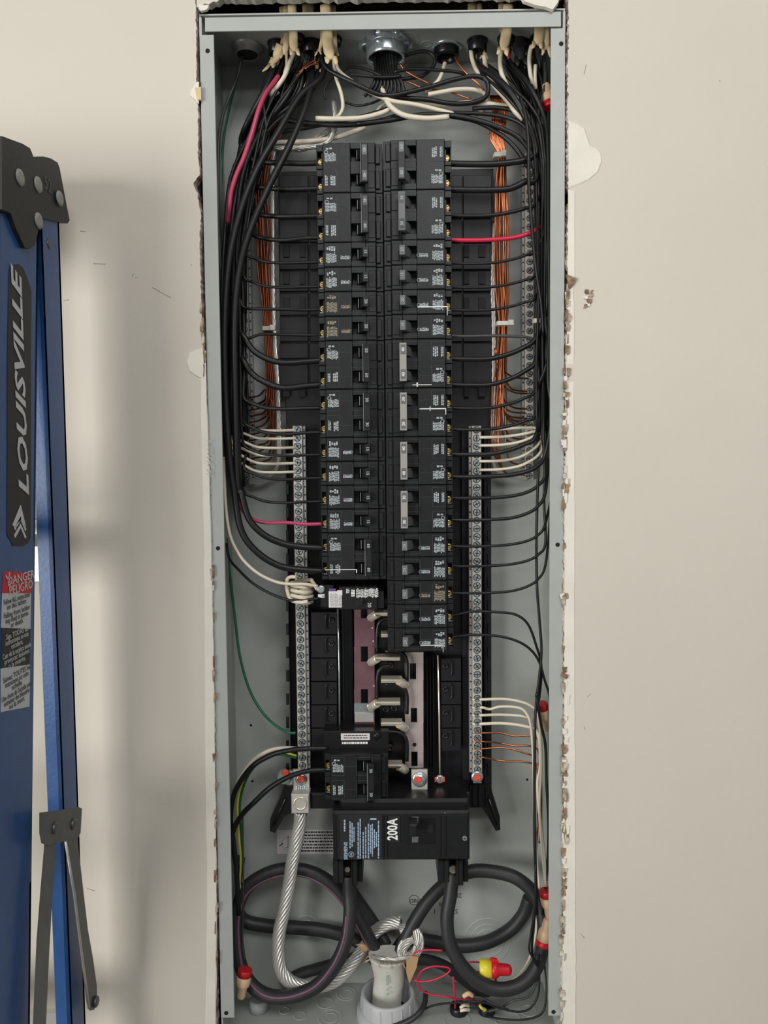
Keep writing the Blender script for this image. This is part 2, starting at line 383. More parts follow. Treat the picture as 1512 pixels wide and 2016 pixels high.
# side ridge lines on the right wall, wiring sticker, ink marks printed upside down
P = at(545, 1634, YB-.0003); Q = at(700, 1681, YB-.0003)
stk = MB().cbox(P.x, Q.x, YB-.0004, YB, Q.z, P.z, .0001).build('wiring_sticker', 'sticker_white', box); stk['label'] = 'white printed instruction sticker'
mb = MB(); lines(mb, P.x+.021, Q.x-.002, Q.z+.002, P.z-.001, YB-.0004, 7, 5, False, .55, .15); mb.build('fine_print', 'ink', stk)
mb = MB(); c = at(568, 1661, YB-.0004)
for i in range(30):
    a = 2*math.pi*i/30; b2 = 2*math.pi*(i+.6)/30
    quad(mb, c+Vector((math.cos(a)*.0078, -.0001, math.sin(a)*.0078)), c+Vector((math.cos(b2)*.0078, -.0001, math.sin(b2)*.0078)), c+Vector((math.cos(b2)*.0084, -.0001, math.sin(b2)*.0084)), c+Vector((math.cos(a)*.0084, -.0001, math.sin(a)*.0084)))
mb.tube([at(550, 1666, YB-.0005), at(557, 1660, YB-.0005)], .0006, 4); mb.tube([at(567, 1645, YB-.0005), at(567, 1668, YB-.0005)], .0003, 4)
mb.box(c.x-.004, c.x+.004, c.y-.0001, c.y, c.z-.0052, c.z-.0046); mb.build('dial_drawing', 'ink', stk)
text('STYLE  1', .0080, at(877, 1794, YB-.0002), math.pi, 'ink', box, 'stamped_ink')
text('2N', .0080, at(901, 1763, YB-.0002), math.pi, 'ink', box, 'stamped_ink')
text('B    R', .0070, at(876, 1780, YB-.0002), math.pi, 'ink', box, 'stamped_ink')
text('LISTED', .0062, at(822, 1773, YB-.0002), math.pi, 'ink', box, 'stamped_ink')
MB().lathe(at(815, 1772, YB), [(.0062, 0), (.0062, .0002), (.0056, .0002), (.0056, 0)], n=24, cap=False).build('stamped_ink', 'ink', box)
text('UL', .006, at(815, 1773, YB-.0002), math.pi, 'ink', box, 'stamped_ink')
for k in range(4):
    a = at(615+k*5, 1750, YB-.0002); MB().box(a.x, a.x+.0004, a.y, YB, a.z-.005, a.z).build('stamped_ink', 'print_grey', box)
# ================================================================== INTERIOR PAN AND BUS
zc = at(756, 1500, .08).z
pan = thing('interior_base', at(756, 1590, .085), 'black moulded plastic mounting frame behind the breakers', 'mounting frame')
mb = MB()
pbox(mb, 546, 338, 972, 760, 76, 95); pbox(mb, 562, 760, 968, 1590, 76, 95)
mb.build('frame_plate', 'black_pan', pan)
for sd, xs in ((-1, (566, 610)), (1, (914, 958))):       # raised ribs and slots
    for x0_, x1_ in (((550, 607), (610, 640)) if sd < 0 else ((880, 910), (912, 968))):
        for a, b2 in ((345, 374), (379, 428), (433, 476), (482, 530), (534, 573), (578, 620), (624, 672), (676, 705), (710, 760)):
            pbox(MB(), x0_, a, x1_, b2, 73, 76).build('plate_panel', 'black_pan', pan)
    for y in (495, 548, 598, 770):
        for xo in ((557, 570), (590, 601)) if sd < 0 else ((914, 924), (942, 956)):
            pbox(MB(), xo[0], y-12, xo[1], y+11, 71.5, 73, .0002).build('slot', 'slot_dark', pan)
for x0_, x1_, Y in ((562, 574, 66), (602, 606, 66), (908, 926, 68), (952, 967, 66)):
    pbox(MB(), x0_, 842, x1_, 1560, Y, 76).build('rail', 'black_pan', pan)
for y in range(860, 1560, 46):
    pbox(MB(), 563, y, 569, y+22, 64, 66).build('rail_clip', 'black_gloss', pan)
    pbox(MB(), 960, y, 965, y+20, 64, 66).build('rail_clip', 'black_gloss', pan)
# outer mounting blocks with hooks beside the bus
for k in range(6):
    y = 1205+k*46
    for x0_, x1_, sx_ in ((612, 664, 1), (868, 908, -1)):
        if x0_ > 800 and y < 1290: continue
        pbox(MB(), x0_, y, x1_, y+44, 58, 76).build('mount_block', 'black_pan', pan)
        hx = 641 if sx_ > 0 else 889
        mb = MB(); mb.tube(spline([at(hx+4*sx_, y+6, .055), at(hx, y+8, .055), at(hx, y+30, .055), at(hx+4*sx_, y+33, .055)], 4), .0009, 6); mb.build('hook', 'black_gloss', pan)
        MB().lathe(at(hx+12*sx_, y+16 if sx_ > 0 else y+14, .058), [(.0034, 0), (.0034, .0012), (.0016, .0012), (.0016, -.002)], n=12, cap=False).build('peg_ring', 'black_gloss', pan)
for a, b2, c2 in ((664, 668, 'wire_white'), (862, 865, 'wire_white')):
    P0 = at(665, 1198, .056) if a < 700 else at(862, 1290, .056); P1 = at(669, 1445, .056) if a < 700 else at(866, 1525, .056)
    MB().tube([P0, (P0+P1)/2+Vector((.0004, 0, 0)), P1], .0011, 6).build('steel_rod', 'stab_metal' if a > 700 else 'zinc', pan)
pbox(MB(), 672, 1196, 697, 1446, 66, 76).build('insulator_wall', 'black_gloss', pan)
for x in (676, 683, 690): pbox(MB(), x, 1196, x+2.5, 1446, 60, 66, .0003).build('insulator_fin', 'black_gloss', pan)
for x in (840, 846, 852): pbox(MB(), x, 1292, x+3, 1520, 60, 76, .0003).build('insulator_fin', 'black_gloss', pan)
# curved insulating walls that wrap each stab
def cwall(cx, cy, sx_, sy_, parent):
    P = [at(cx-10*sx_, cy-28, .05), at(cx+14*sx_, cy-27, .05), at(cx+27*sx_, cy-20, .05), at(cx+33*sx_, cy-6, .05), at(cx+33*sx_, cy+30, .05)]
    MB().tube(spline(P, 5), .0024, 6).build('curved_barrier', 'black_gloss', parent)
for cy in (1310, 1375, 1468): cwall(768, cy, 1, 1, pan)
for cy in (1225, 1318): 
    P = [at(770, cy-8, .05), at(752, cy-4, .05), at(743, cy+12, .05), at(741, cy+60, .05)]
    MB().tube(spline(P, 5), .0022, 6).build('curved_barrier', 'black_gloss', pan)
pbox(MB(), 744, 1196, 800, 1520, 70, 76).build('centre_tray', 'black_gloss', pan)
for x, y in ((768, 1308), (776, 1392), (760, 1394), (768, 1470)):
    MB().lathe(at(x, y, .068), [(.004, 0), (.004, .004), (.0024, .004), (.0020, .0015)], n=14).build('peg', 'black_gloss', pan)
# lower apron and angled feet
mb = MB(); pbox(mb, 612, 1562, 925, 1592, 40, 92, .002); mb.build('apron', 'black_gloss', pan)
for px, py in ((880, 1566), (876, 1604)): pass
for q in ([(560,1548),(600,1548),(604,1590),(585,1592),(560,1608),(541,1640),(531,1636),(532,1612),(552,1570)], [(925,1545),(966,1545),(970,1562),(984,1607),(985,1634),(976,1636),(962,1610),(950,1590),(940,1586),(925,1587)]):
    P = [at(x, y, .060) for x, y in q]; MB().prism([(p.x, p.z) for p in P][::-1], .060, .092).build('angled_foot', 'black_gloss', pan)
for q in ((538,1625,562,1572), (980,1622,962,1572)):
    MB().tube([at(q[0], q[1], .058), at(q[2], q[3], .058)], .0018, 6).build('foot_rib', 'black_gloss', pan)
for x in (930, 942, 956): pbox(MB(), x, 1548, x+2, 1588, 55, 60, .0003).build('foot_rib', 'black_gloss', pan)
# bus bars
def busbar(x0_, y0_, x1_, y1_, Y, m, label, holes, name='bus_bar'):
    b0 = at((x0_+x1_)/2, y1_, Y/1000); t = thing(name, b0, label, 'bus bar')
    ysl = [y0_]
    mb = MB(); cur = y0_
    for hx0, hy0, hx1, hy1 in holes:
        pbox(mb, x0_, cur, x1_, hy0, Y, Y+3, .0003); pbox(mb, x0_, hy0, hx0, hy1, Y, Y+3, .0003); pbox(mb, hx1, hy0, x1_, hy1, Y, Y+3, .0003); cur = hy1
    pbox(mb, x0_, cur, x1_, y1_, Y, Y+3, .0003); mb.build('bar', m, t); return t
bl = busbar(697, 1196, 738, 1438, 58, 'bus_purple', 'purple-tinted plated bus bar with square slots in the empty left bays', [(711,1196,723,1217),(711,1273,724,1303),(711,1357,724,1386)])
br = busbar(797, 1284, 834, 1512, 58, 'bus_tin', 'plated bus bar with slots in the empty right bays', [(807,1306,819,1338),(809,1394,821,1423),(810,1480,822,1510)])
pbox(MB(), 698, 1404, 736, 1422, 54, 56).build('bracket', 'aluminium', bl); mb = MB(); pbox(mb, 697, 1385, 736, 1404, 56, 58); mb.build('bend', 'zinc', bl)
MB().lathe(at(816, 1466, .0578), [(.0022, 0), (.0022, .0004)], n=12).build('round_hole', 'hole_dark', br)
def stab(x0_, x1_, y, parent, left=True):
    mb = MB(); a, b2 = (x0_, x1_)
    pbox(mb, a, y-5, b2, y+5, 46, 56, .001); pbox(mb, a, y-2, b2, y+2, 38, 46, .0008)
    mb.build('stab', 'stab_metal', parent)
    e = a+2 if left else b2-4
    MB().tube(spline([at(e-10 if left else e+10, y+8, .053), at(e-5 if left else e+5, y+5, .048), at(e+3 if left else e-3, y, .045)], 4), .0050, 8, rr=None).build('stab_bend', 'stab_metal', parent)
for y in (1208, 1296, 1384): stab(738, 788, y, bl)
for y in (1250, 1340, 1425, 1508): stab(750, 792, y, br, False)
for x, y in ((739, 1236), (741, 1262), (742, 1350)): MB().lathe(at(x-6, y, .058), [(.0012, 0), (.001, .0008)], n=8).build('dimple', 'stab_metal', bl)
lug = thing('bus_bolt_plate', at(825, 1558, .04), 'square metal plate with orange-marked bolt at the foot of the right bus bar', 'connector')
pbox(MB(), 810, 1516, 842, 1557, 40, 44).build('plate', 'bar_alu', lug)
MB().lathe(at(826, 1534, .040), [(.0085, 0), (.0085, .001), (.006, .0015)], n=20).build('washer', 'zinc', lug)
MB().lathe(at(826, 1534, .0385), [(.0058, 0), (.0058, .003), (.005, .0035)], n=6, smooth=False).build('bolt_head', 'zinc', lug)
MB().lathe(at(823, 1535, .035), [(.0042, 0), (.0036, .0004)], n=10).build('paint_mark', 'orange_mark', lug)
rs = thing('small_terminal_screw', at(866, 1545, .05), 'small bright screw with orange marks below the right steel rod', 'screw')
MB().lathe(at(866, 1533, .052), [(.005, 0), (.005, .002), (.0035, .003)], n=12).build('head', 'zinc', rs)
for dx in (-9, -1, 8):
    pbox(MB(), 865+dx, 1530, 868+dx, 1540, 48, 49).build('paint_mark', 'orange_mark', rs)
st1 = thing('bus_sticker_block', at(700, 1470, .04), 'black cover block with a white part-number strip above the bottom left breaker', 'cover block')
pbox(MB(), 636, 1440, 766, 1478, 34, 74, .001).build('cover', 'black_gloss', st1)
pbox(MB(), 671, 1444, 728, 1457, 33.7, 34, .0001).build('label_strip', 'sticker_white', st1)
mb = MB(); P = at(675, 1446, .0336); Q = at(724, 1455, .0336); lines(mb, P.x, Q.x, Q.z, P.z, .0336, 2, 4, False, .4, .3); mb.build('fine_print', 'ink', st1)
mb = MB(); P = at(673, 1460, .0339); Q = at(724, 1465, .0339); lines(mb, P.x, Q.x, Q.z, P.z, .0339, 1, 8, False, .8, 0); mb.build('fine_print', 'print_bright', st1)
MB().lathe(at(742, 1448, .034), [(.004, 0), (.004, .002), (.002, .003)], n=10).build('peg', 'black_gloss', st1)
# ================================================================== TERMINAL BARS
def screw_mesh(rad, name='screw', m='zinc'):
    mb = MB(); mb.lathe((0, 0, 0), [(rad, -.0015), (rad, .0008)], n=12)
    for s in (-1, 1):
        pts = [(rad*.93*math.cos(a), s*rad*.93*math.sin(a)) for a in [math.asin(.17)+(math.pi-2*math.asin(.17))*i/7 for i in range(8)]]
        if s > 0: pts = pts[::-1]
        mb.prism([(x, z) for x, z in pts][::-1], -.0016, -.0008)
    n0 = len(mb.f); mb.lathe((0, 0, 0), [(rad*1.22, 0), (rad*1.22, .00025)], n=12); mb.box(-rad*.9, rad*.9, -.00095, -.0007, -rad*.15, rad*.15); mb.box(-rad*.12, rad*.12, -.00168, -.0007, -rad*.62, rad*.62)  # dark rim and slot fills paint recess shade round the head
    me = mb.mesh(name, m); me.materials.append(MATS['hole_dark'])
    for p in me.polygons[n0:]: p.material_index = 1
    return me
SCM = screw_mesh(.0033); SCS = screw_mesh(.0030)
def terminal_bar(x0_, y0_, x1_, y1_, hw, Y, n, label, me, m='bar_alu', side=0):
    P0 = at(x0_, y0_, Y); P1 = at(x1_, y1_, Y); x = (P0.x+P1.x)/2
    t = thing('terminal_bar', (x, Y+.008, P1.z), label, 'terminal bar')
    MB().cbox(x-hw, x+hw, Y, Y+.009, P1.z, P0.z, .0007).build('bar', m, t)
    if side: MB().cbox(x+side*(hw+.0002), x+side*(hw+.0032), Y+.003, Y+.010, P1.z, P0.z, .0005).build('side_strip', 'zinc_dull', t)
    for i in range(n):
        z = P0.z-(P0.z-P1.z)*(i+.5)/n
        o = bpy.data.objects.new('screw', me); COL.objects.link(o); o.parent = t; o.location = Vector((x, Y-.0001, z))-Vector(t.location)
        o.rotation_euler = (0, R.uniform(0, 6.28), 0)
        if side:
            h = HOLE.copy(); COL.objects.link(h); h.parent = t; h.location = Vector((x+side*(hw+.0017), Y+.0029, z))-Vector(t.location)
    return t
HOLE = bpy.data.objects.new('wire_hole', MB().lathe((0, 0, 0), [(.0009, 0), (.0009, .0002)], n=8).mesh('wire_hole', 'hole_dark'))
tb1 = terminal_bar(587, 838, 594, 1515, .0052, .052, 43, 'bright neutral terminal bar left of the breakers, full of slotted screws', SCM, side=1)
tb2 = terminal_bar(938, 838, 940, 1523, .0052, .052, 43, 'bright neutral terminal bar right of the breakers, full of slotted screws', SCM, side=-1)
tb3 = terminal_bar(476, 325, 486, 948, .0048, .084, 36, 'dim ground terminal bar in the left gutter behind the black wires', SCS, 'zinc_dull', side=1)
tb4 = terminal_bar(1046, 300, 1039, 945, .0048, .084, 38, 'ground terminal bar in the right gutter behind the wires', SCS, 'bar_alu', side=-1)
# orange-marked end screws and main neutral lug
lg = thing('neutral_lug', at(592, 1602, .05), 'large aluminium neutral lug with round set screw below the left terminal bar', 'lug')
pbox(MB(), 577, 1516, 610, 1568, 48, 52, .0006).build('strap', 'bar_alu', lg)
MB().lathe(at(593, 1534, .048), [(.0065, 0), (.0065, .001), (.0045, .002)], n=16).build('screw_head', 'zinc', lg)
MB().lathe(at(593, 1534, .0458), [(.0045, 0), (.0036, .0006)], n=12).build('paint_mark', 'orange_mark', lg)
for k in range(6): MB().tube([at(584+k*4, 1546+k % 2*3, .0475), at(585+k*4, 1562, .0472)], .0009, 6).build('strap_rib', 'zinc', lg)
pbox(MB(), 573, 1564, 609, 1602, 36, 54, .001).build('lug_block', 'bar_alu', lg)
MB().lathe(at(591, 1582, .036), [(.0076, -.002), (.0076, .0006), (.0060, .0008), (.0058, -.003)], n=20, cap=False).build('set_screw_ring', 'stab_metal', lg)
MB().lathe(at(591, 1582, .038), [(.0058, 0), (.0050, .0004), (.0028, .0004), (.0024, -.0015)], n=6, smooth=False).build('set_screw', 'bar_alu', lg)
sb = thing('bonding_screw', at(560, 1545, .06), 'round silver bonding screw with orange mark left of the neutral lug', 'screw')
MB().lathe(at(560, 1530, .062), [(.0085, -.01), (.0085, 0), (.007, .003)], n=18).build('head', 'zinc', sb)
MB().lathe(at(562, 1521, .0588), [(.0042, 0), (.0036, .0005)], n=9).build('paint_mark', 'orange_mark', sb)
pbox(MB(), 562, 1518, 577, 1546, 63, 70).build('strap', 'bar_alu', sb)
es = thing('end_screw', at(940, 1542, .05), 'round silver end screw with orange paint mark below the right terminal bar', 'screw')
MB().lathe(at(939, 1528, .052), [(.0068, 0), (.0068, .0018), (.005, .003)], n=18).build('head', 'zinc', es)
MB().lathe(at(940, 1531, .0488), [(.0042, 0), (.0036, .0005)], n=9).build('paint_mark', 'orange_mark', es)
pbox(MB(), 932, 1536, 948, 1542, 53, 58).build('tab', 'bar_alu', es)
# ================================================================== BREAKERS
FY = .020
zl0 = at(629, 321, FY+.012).z; zl17 = at(633, 1122, FY+.012).z; PL = (zl0-zl17)/17
zr0 = at(884, 313, FY+.012).z; zr17 = at(884, 1122, FY+.012).z; PR = (zr0-zr17)/17
XLo = (at(622, 400, FY).x+at(634, 1100, FY).x)/2; XLi = at(757, 700, FY).x-.0002
XRo = at(891, 700, FY).x; XRi = XLi+.0006
def rowz(side, i): return (zl0-PL*i+.003) if side < 0 else (zr0-PR*i+.003)   # screw sits a little below the pole centre
MC = {}
def bmesh_part(key, fn, m):
    if key not in MC:
        mb = MB(); fn(mb); MC[key] = mb.mesh(key[0], m)
    return MC[key]
def child(name, me, parent, loc=(0, 0, 0)):
    o = bpy.data.objects.new(name, me); COL.objects.link(o); o.parent = parent; o.location = loc; return o
def breaker(side, row, poles, amps, label, hm='black_case', tie='black_case', style=0, zc=None, pitch=None, Y=FY, group=None):
    s = 1 if side < 0 else -1; xo = XLo if side < 0 else XRo; L = abs((XLi if side < 0 else XRi)-xo)
    P = pitch or (PL if side < 0 else PR); z1 = zc if zc is not None else rowz(side, row); zm = z1-P*(poles-1)/2
    t = thing('circuit_breaker', (xo+s*L/2, Y+.045, zm-P*poles/2), label, 'breaker', group)
    X = lambda u: xo+s*u/1000*L/.0685-(xo+s*L/2); DY = -(.045); Z0 = P*poles/2
    H = P*poles/2-.00025
    def bx(mb, u0, u1, y0, y1, z0, z1, c=.0004): mb.cbox(X(u0), X(u1), y0/1000+DY, y1/1000+DY, z0+Z0, z1+Z0, c)
    cz = [P*(poles-1)/2-k*P for k in range(poles)]
    def body(mb):
        bx(mb, 0, 7, 13, 51, -H, H)                       # terminal shelf
        for k in cz:
            bx(mb, 0, 6.8, 4, 13, k+.0055, k+P/2-.0003); bx(mb, 0, 6.8, 4, 13, k-P/2+.0003, k-.0085)
        for k in cz: bx(mb, 0, 1.2, 5, 13, k-.0087, k+.0057, .0003); bx(mb, 4.9, 7, 7, 13, k-.0087, k+.0057, .0003)
        bx(mb, 7, 35.5, 0, 51, -H, H, .0007)
        bx(mb, 50, 61, 0.3, 51, -H, H, .0006)
        bx(mb, 61, 68.4, 3.5, 51, -H, H, .0005)
        bx(mb, 35.5, 50, 11, 51, -H, H)
        prev = H
        for k in cz:
            bx(mb, 35.5, 50, 0, 11, k+.0062, prev, .0003); prev = k-.0062
        bx(mb, 35.5, 50, 0, 11, -H, prev, .0003)
        for k in cz:
            bx(mb, 61.2, 66, 1.2, 3.5, k-.0088, k+.0088, .0006)
            bx(mb, 53, 60.5, -.5, .3, k-.0085, k+.0085, .0004)
    child('case', bmesh_part(('case', side, poles, round(P, 5)), body, 'black_case'), t)
    def ridges(mb):
        for k in cz:
            for (u0, u1, h) in ((7.8, 21.5, .0102), (34.2, 52.2, .0098)):
                w_ = .34
                bx(mb, u0, u0+w_, -.25, 0, k-h, k+h, .0001); bx(mb, u1-w_, u1, -.25, 0, k-h, k+h, .0001)
                bx(mb, u0, u1, -.25, 0, k+h-.00032, k+h, .0001); bx(mb, u0, u1, -.25, 0, k-h, k-h+.00032, .0001)
            bx(mb, 22, 34, -.2, 0, k-.0002, k+.0001, .0001)
    child('moulded_rim', bmesh_part(('rim', side, poles, round(P, 5)), ridges, 'edge_grey'), t)
    def scr(mb):
        c = Vector((X(4.2), .0125+DY, Z0)); mb.lathe(c, [(.0034, 0), (.0034, .002), (.0028, .0026), (.0017, .0026), (.0015, .0005)], n=14); mb.box(c.x-.0022, c.x+.0022, c.y-.0029, c.y-.002, c.z-.0004, c.z+.0004)
    def clampm(mb): bx(mb, .4, 6.4, 9.5, 12.8, -.0048, -.0034, .0002)
    for k in cz:
        me = bmesh_part(('screw', side, 's', poles, round(P, 5)), scr, 'brass'); child('terminal_screw', me, t, (0, 0, k-.003))
        me = bmesh_part(('clamp', side, 's', poles, round(P, 5)), clampm, 'zinc_dull'); child('wire_clamp', me, t, (0, 0, k-.003))
    def hnd(mb):
        pts = [(X(40.5), .009+DY), (X(46), .009+DY), (X(53), -.009+DY), (X(47.6), -.0098+DY)]
        if s < 0: pts = pts[::-1]
        mb.prismz(pts, Z0-.0048, Z0+.0048)
    for i, k in enumerate(cz):
        me = bmesh_part(('handle', side, poles, hm, round(P, 5)), hnd, hm); h = child('handle', me, t, (0, 0, k))
        if side < 0: child('handle_highlight', bmesh_part(('hedge', side, poles, round(P, 5)), lambda mb: bx(mb, 42.0, 42.5, -1, 10, Z0*0-.0046, .0046, .0001), 'edge_highlight'), t, (0, 0, k))  # pale strip paints a highlight along the handle edge
        text(str(amps[i]), .0044, Vector(t.location)+Vector((X(50.2), -.0102+DY if poles == 1 else -.0132+DY, Z0+k)), (math.pi/2 if side < 0 else -math.pi/2), 'print_white' if tie != 'tie_grey' or poles == 1 else 'print_bright', h, 'rating_number', off=.00008)
    if poles == 2:
        def tb(mb):
            bx(mb, 46.8, 53.8, -13, -8.5, -P/2-.0068, P/2+.0068, .0005)
        me = bmesh_part(('tie', side, tie, round(P, 5)), tb, tie); ht = child('handle_tie', me, t)
        if side < 0: child('tie_highlight', bmesh_part(('tedge', side, round(P, 5)), lambda mb: bx(mb, 46.4, 46.8, -13, -9, -P/2-.0066, P/2+.0066, .0001), 'edge_highlight'), ht)  # bright line on the tie is a highlight put into colour
        def tw(mb):
            for k in (P/2, -P/2): bx(mb, 47.8, 52.8, -13.1, -13, k-.0050, k+.0050, .0001)
        me = bmesh_part(('tiewin', side, tie, round(P, 5)), tw, 'handle_grey' if tie == 'tie_grey' else 'black_gloss'); child('tie_window', me, t)
    mb = MB(); sd = row*7+(side+2)*100+poles
    for i, k in enumerate(cz):
        y = DY-.00002
        def ln(u0, u1, z0_, z1_, n, q, **kw): kw['fill'] = .74; lines(mb, X(u0), X(u1), Z0+k+z0_, Z0+k+z1_, y, n, sd*3+q, **kw)
        if poles == 1:
            ln(9, 20, -.0090, .0025, 8, 1, ragged=.35, fill=.6); ln(9.5, 19, .0035, .0088, 4, 2, ragged=.8, fill=.6)
            ln(24, 33, -.0050, -.0012, 6, 3, ragged=.2, fill=.6)
            c = Vector((X(32.6 if side < 0 else 34), y, Z0+k-.003)); mb.lathe(c, [(.0017, 0), (.0017, .0001), (.0013, .0001), (.0013, 0)], n=12, cap=False)
        elif (i == 0) == (side < 0):
            ln(9, 20.5, -.0070, .0028, 8, 1, ragged=.3, fill=.6); c = Vector((X(10.6), y, Z0+k+.003)); mb.lathe(c, [(.0021, 0), (.0021, .0001), (.0015, .0001), (.0015, 0)], n=12, cap=False)
            ln(10, 17, .0055, .0078, 2, 2, ragged=.5, fill=.8)
        else:
            ln(9, 12, -.0062, .0052, 2, 4, ragged=.25, fill=.6); ln(14.5, 20, -.0062, .0052, 3, 5, ragged=.3, fill=.65)
    o = MB(); lab = mb.mesh('printed_label', 'print_tan' if style == 1 else 'print_white'); child('printed_label', lab, t)
    return t
ordn = ['first', 'second', 'third', 'fourth', 'fifth', 'sixth', 'seventh', 'eighth', 'ninth', 'tenth', 'eleventh', 'twelfth', 'thirteenth', 'fourteenth', 'fifteenth', 'sixteenth', 'seventeenth', 'eighteenth', 'nineteenth', 'twentieth', 'twenty-first']
LB = [(0,2,(40,40)),(2,2,(40,40)),(4,1,(15,)),(5,1,(15,)),(6,1,(20,)),(7,1,(20,)),(8,2,(50,50)),(10,2,(30,30)),(12,1,(15,)),(13,1,(15,)),(14,1,(15,)),(15,1,(15,)),(16,2,(60,60))]
for i, (row, p, am) in enumerate(LB):
    breaker(-1, row, p, am, f"black {'double' if p == 2 else 'single'}-pole breaker, {ordn[i]} from the top of the left column", style=1 if row in (6, 7) else 0)
RB = [(0,2,(60,60),'black_case'),(2,2,(30,30),'handle_grey'),(4,1,(20,),0),(5,1,(15,),0),(6,1,(20,),0),(7,1,(15,),0),(8,2,(40,40),'tie_grey'),(10,2,(30,20),'tie_grey'),(12,2,(40,40),'tie_grey'),(14,2,(30,30),'tie_grey'),(16,1,(20,),0),(17,1,(20,),0),(18,1,(15,),0),(19,1,(20,),0),(20,1,(20,),0)]
for i, (row, p, am, tm) in enumerate(RB):
    tt = {'tie_grey': ' with pale grey handle tie', 'black_case': ' with black handle tie', 'handle_grey': ' with dark grey handle tie'}.get(tm, '')
    breaker(1, row, p, am, f"black {'double' if p == 2 else 'single'}-pole breaker{tt}, {ordn[i]} from the top of the right column", hm='handle_grey', tie=tm or 'tie_grey', style=1 if row in (18,) else 0)
BR = {o['label']: o for o in COL.objects if o.name.startswith('circuit_breaker')}
def scuff(side, n, segs):
    t = [o for l, o in BR.items() if l.endswith(f'{n} from the top of the {side} column')][0]
    mb = MB()
    for x0_, y0_, x1_, y1_ in segs: pbox(mb, x0_, y0_, x1_, y1_, FY*1000-.5, FY*1000, .0001)
    mb.build('scuff_mark', 'print_bright', t)
scuff('right', 'fifth', [(822, 603.4, 880, 604.6), (880, 603, 881.2, 621)])
scuff('right', 'seventh', [(812, 757, 850, 758), (820, 753, 823, 761)]); scuff('right', 'eighth', [(826, 804, 878, 805.4), (846, 800, 847.5, 809), (877, 804, 878.5, 816)])
scuff('left', 'thirteenth', [(640, 1121, 702, 1122), (701, 1121, 703, 1128)]); scuff('right', 'fifteenth', [(828, 1270, 872, 1271), (872, 1268, 873, 1284)])
zb = at(640, 1501, FY+.012).z+.001; zb2 = at(640, 1546, FY+.012).z+.001
breaker(-1, 30, 2, (50, 50), 'black double-pole breaker alone at the bottom of the left column above the main breaker', zc=zb, pitch=zb-zb2, Y=.018)
# --- arc fault breaker with white sticker
A = at(632, 1156, .012); B = at(756, 1200, .012)
af = thing('arc_fault_breaker', ((A.x+B.x)/2, .06, B.z), 'black electronic breaker with white and purple sticker and a white pigtail, below the left column', 'breaker')
mb = MB(); mb.cbox(at(645, 0, .012).x+.0035, B.x-.007, .012, .075, B.z, A.z, .0008); mb.cbox(A.x-.002, A.x+.012, .028, .075, B.z, A.z, .0006); mb.cbox(B.x-.007, B.x, .018, .075, B.z, A.z-.006, .0006)
mb.build('case', 'black_gloss', af)
pbox(MB(), 647, 1164, 673, 1196, 11.8, 12, .00005).build('sticker', 'sticker_white', af)
o = af.children[-1]; mb = MB(); P = at(649, 1168, .0117); Q = at(672, 1194, .0117); lines(mb, P.x, Q.x, Q.z, P.z, .0117, 9, 2, True, .35, .1); mb.build('fine_print', 'print_grey', o)
pbox(MB(), 648, 1159, 661, 1163, 11.8, 12, .00005).build('brand_strip', 'sticker_purple', af)
pbox(MB(), 664, 1162, 674, 1172, 11.6, 11.8, .00005).build('code_square', 'sticker_white', af)
mb = MB(); P = at(701, 1158, .0119); Q = at(745, 1177, .0119); lines(mb, P.x, Q.x, Q.z, P.z, .0119, 18, 3, True, .6, .35); P = at(681, 1158, .0119); Q = at(688, 1169, .0119); lines(mb, P.x, Q.x, Q.z, P.z, .0119, 3, 5, True, .6, .3); P = at(691, 1160, .0119); Q = at(699, 1175, .0119); lines(mb, P.x, Q.x, Q.z, P.z, .0119, 2, 9, True, .8, .2); mb.build('printed_label', 'print_bright', af)
MB().lathe(at(731, 1162, .0119), [(.002, 0), (.002, .0001), (.0015, .0001), (.0015, 0)], n=14, cap=False).build('round_mark', 'print_bright', af)
pbox(MB(), 701, 1182, 720, 1193, 11.7, 12, .0001).build('handle_slot', 'slot_dark', af)
pbox(MB(), 709, 1182, 714, 1193, 3, 12, .0004).build('handle', 'black_case', af)
text('20', .0052, at(727, 1191, .0118), math.pi/2, 'print_bright', af, 'rating_number')
MB().lathe(at(632, 1160, .026), [(.0045, 0), (.0045, .001), (.003, .0018)], n=12).build('terminal_screw', 'zinc', af)
pbox(MB(), 626, 1170, 639, 1177, 27, 28, .0002).build('terminal_tag', 'print_bright', af)
text('N', .003, at(636, 1174, .0268), 0, 'ink', af, 'terminal_letter')
# ================================================================== MAIN BREAKER
A = at(655, 1598, .004); B = at(925, 1694, .004)
mn = thing('main_breaker', ((A.x+B.x)/2, .07, B.z), 'large black main breaker marked 200A with toggle switch, at the bottom of the panel', 'breaker')
mb = MB(); x0, x1, zb_, zt_ = A.x, B.x, B.z, A.z; mb.cbox(x0, x1, .004, .075, zb_, zt_, .0025); mb.build('case', 'black_case', mn)
mb = MB(); pbox(mb, 668, 1575, 922, 1599, 14, 75, .003); mb.build('top_shoulder', 'black_gloss', mn)
for xs_ in ((655, 663), (754, 757), (761, 764), (866, 869), (876, 879)): pbox(MB(), xs_[0], 1606, xs_[1], 1692, 3.2, 5, .0003).build('rib', 'black_gloss', mn)
P = at(674, 1608, .0035); Q = at(750, 1690, .0035)
pbox(MB(), 668, 1604, 753, 1692, 3.4, 4, .0001).build('label_panel', 'decal_black', mn)
mb = MB(); rr = random.Random(3)
def vl(px, w_, a, b2): 
    p = at(px, a, .0033); q = at(px+w_, b2, .0033); mb.box(p.x, q.x, .0032, .0034, q.z, p.z)
for px, a, b2 in ((684, 1612, 1692), (700, 1612, 1692), (716.5, 1612, 1692), (727, 1612, 1692)): vl(px, 1, a, b2)
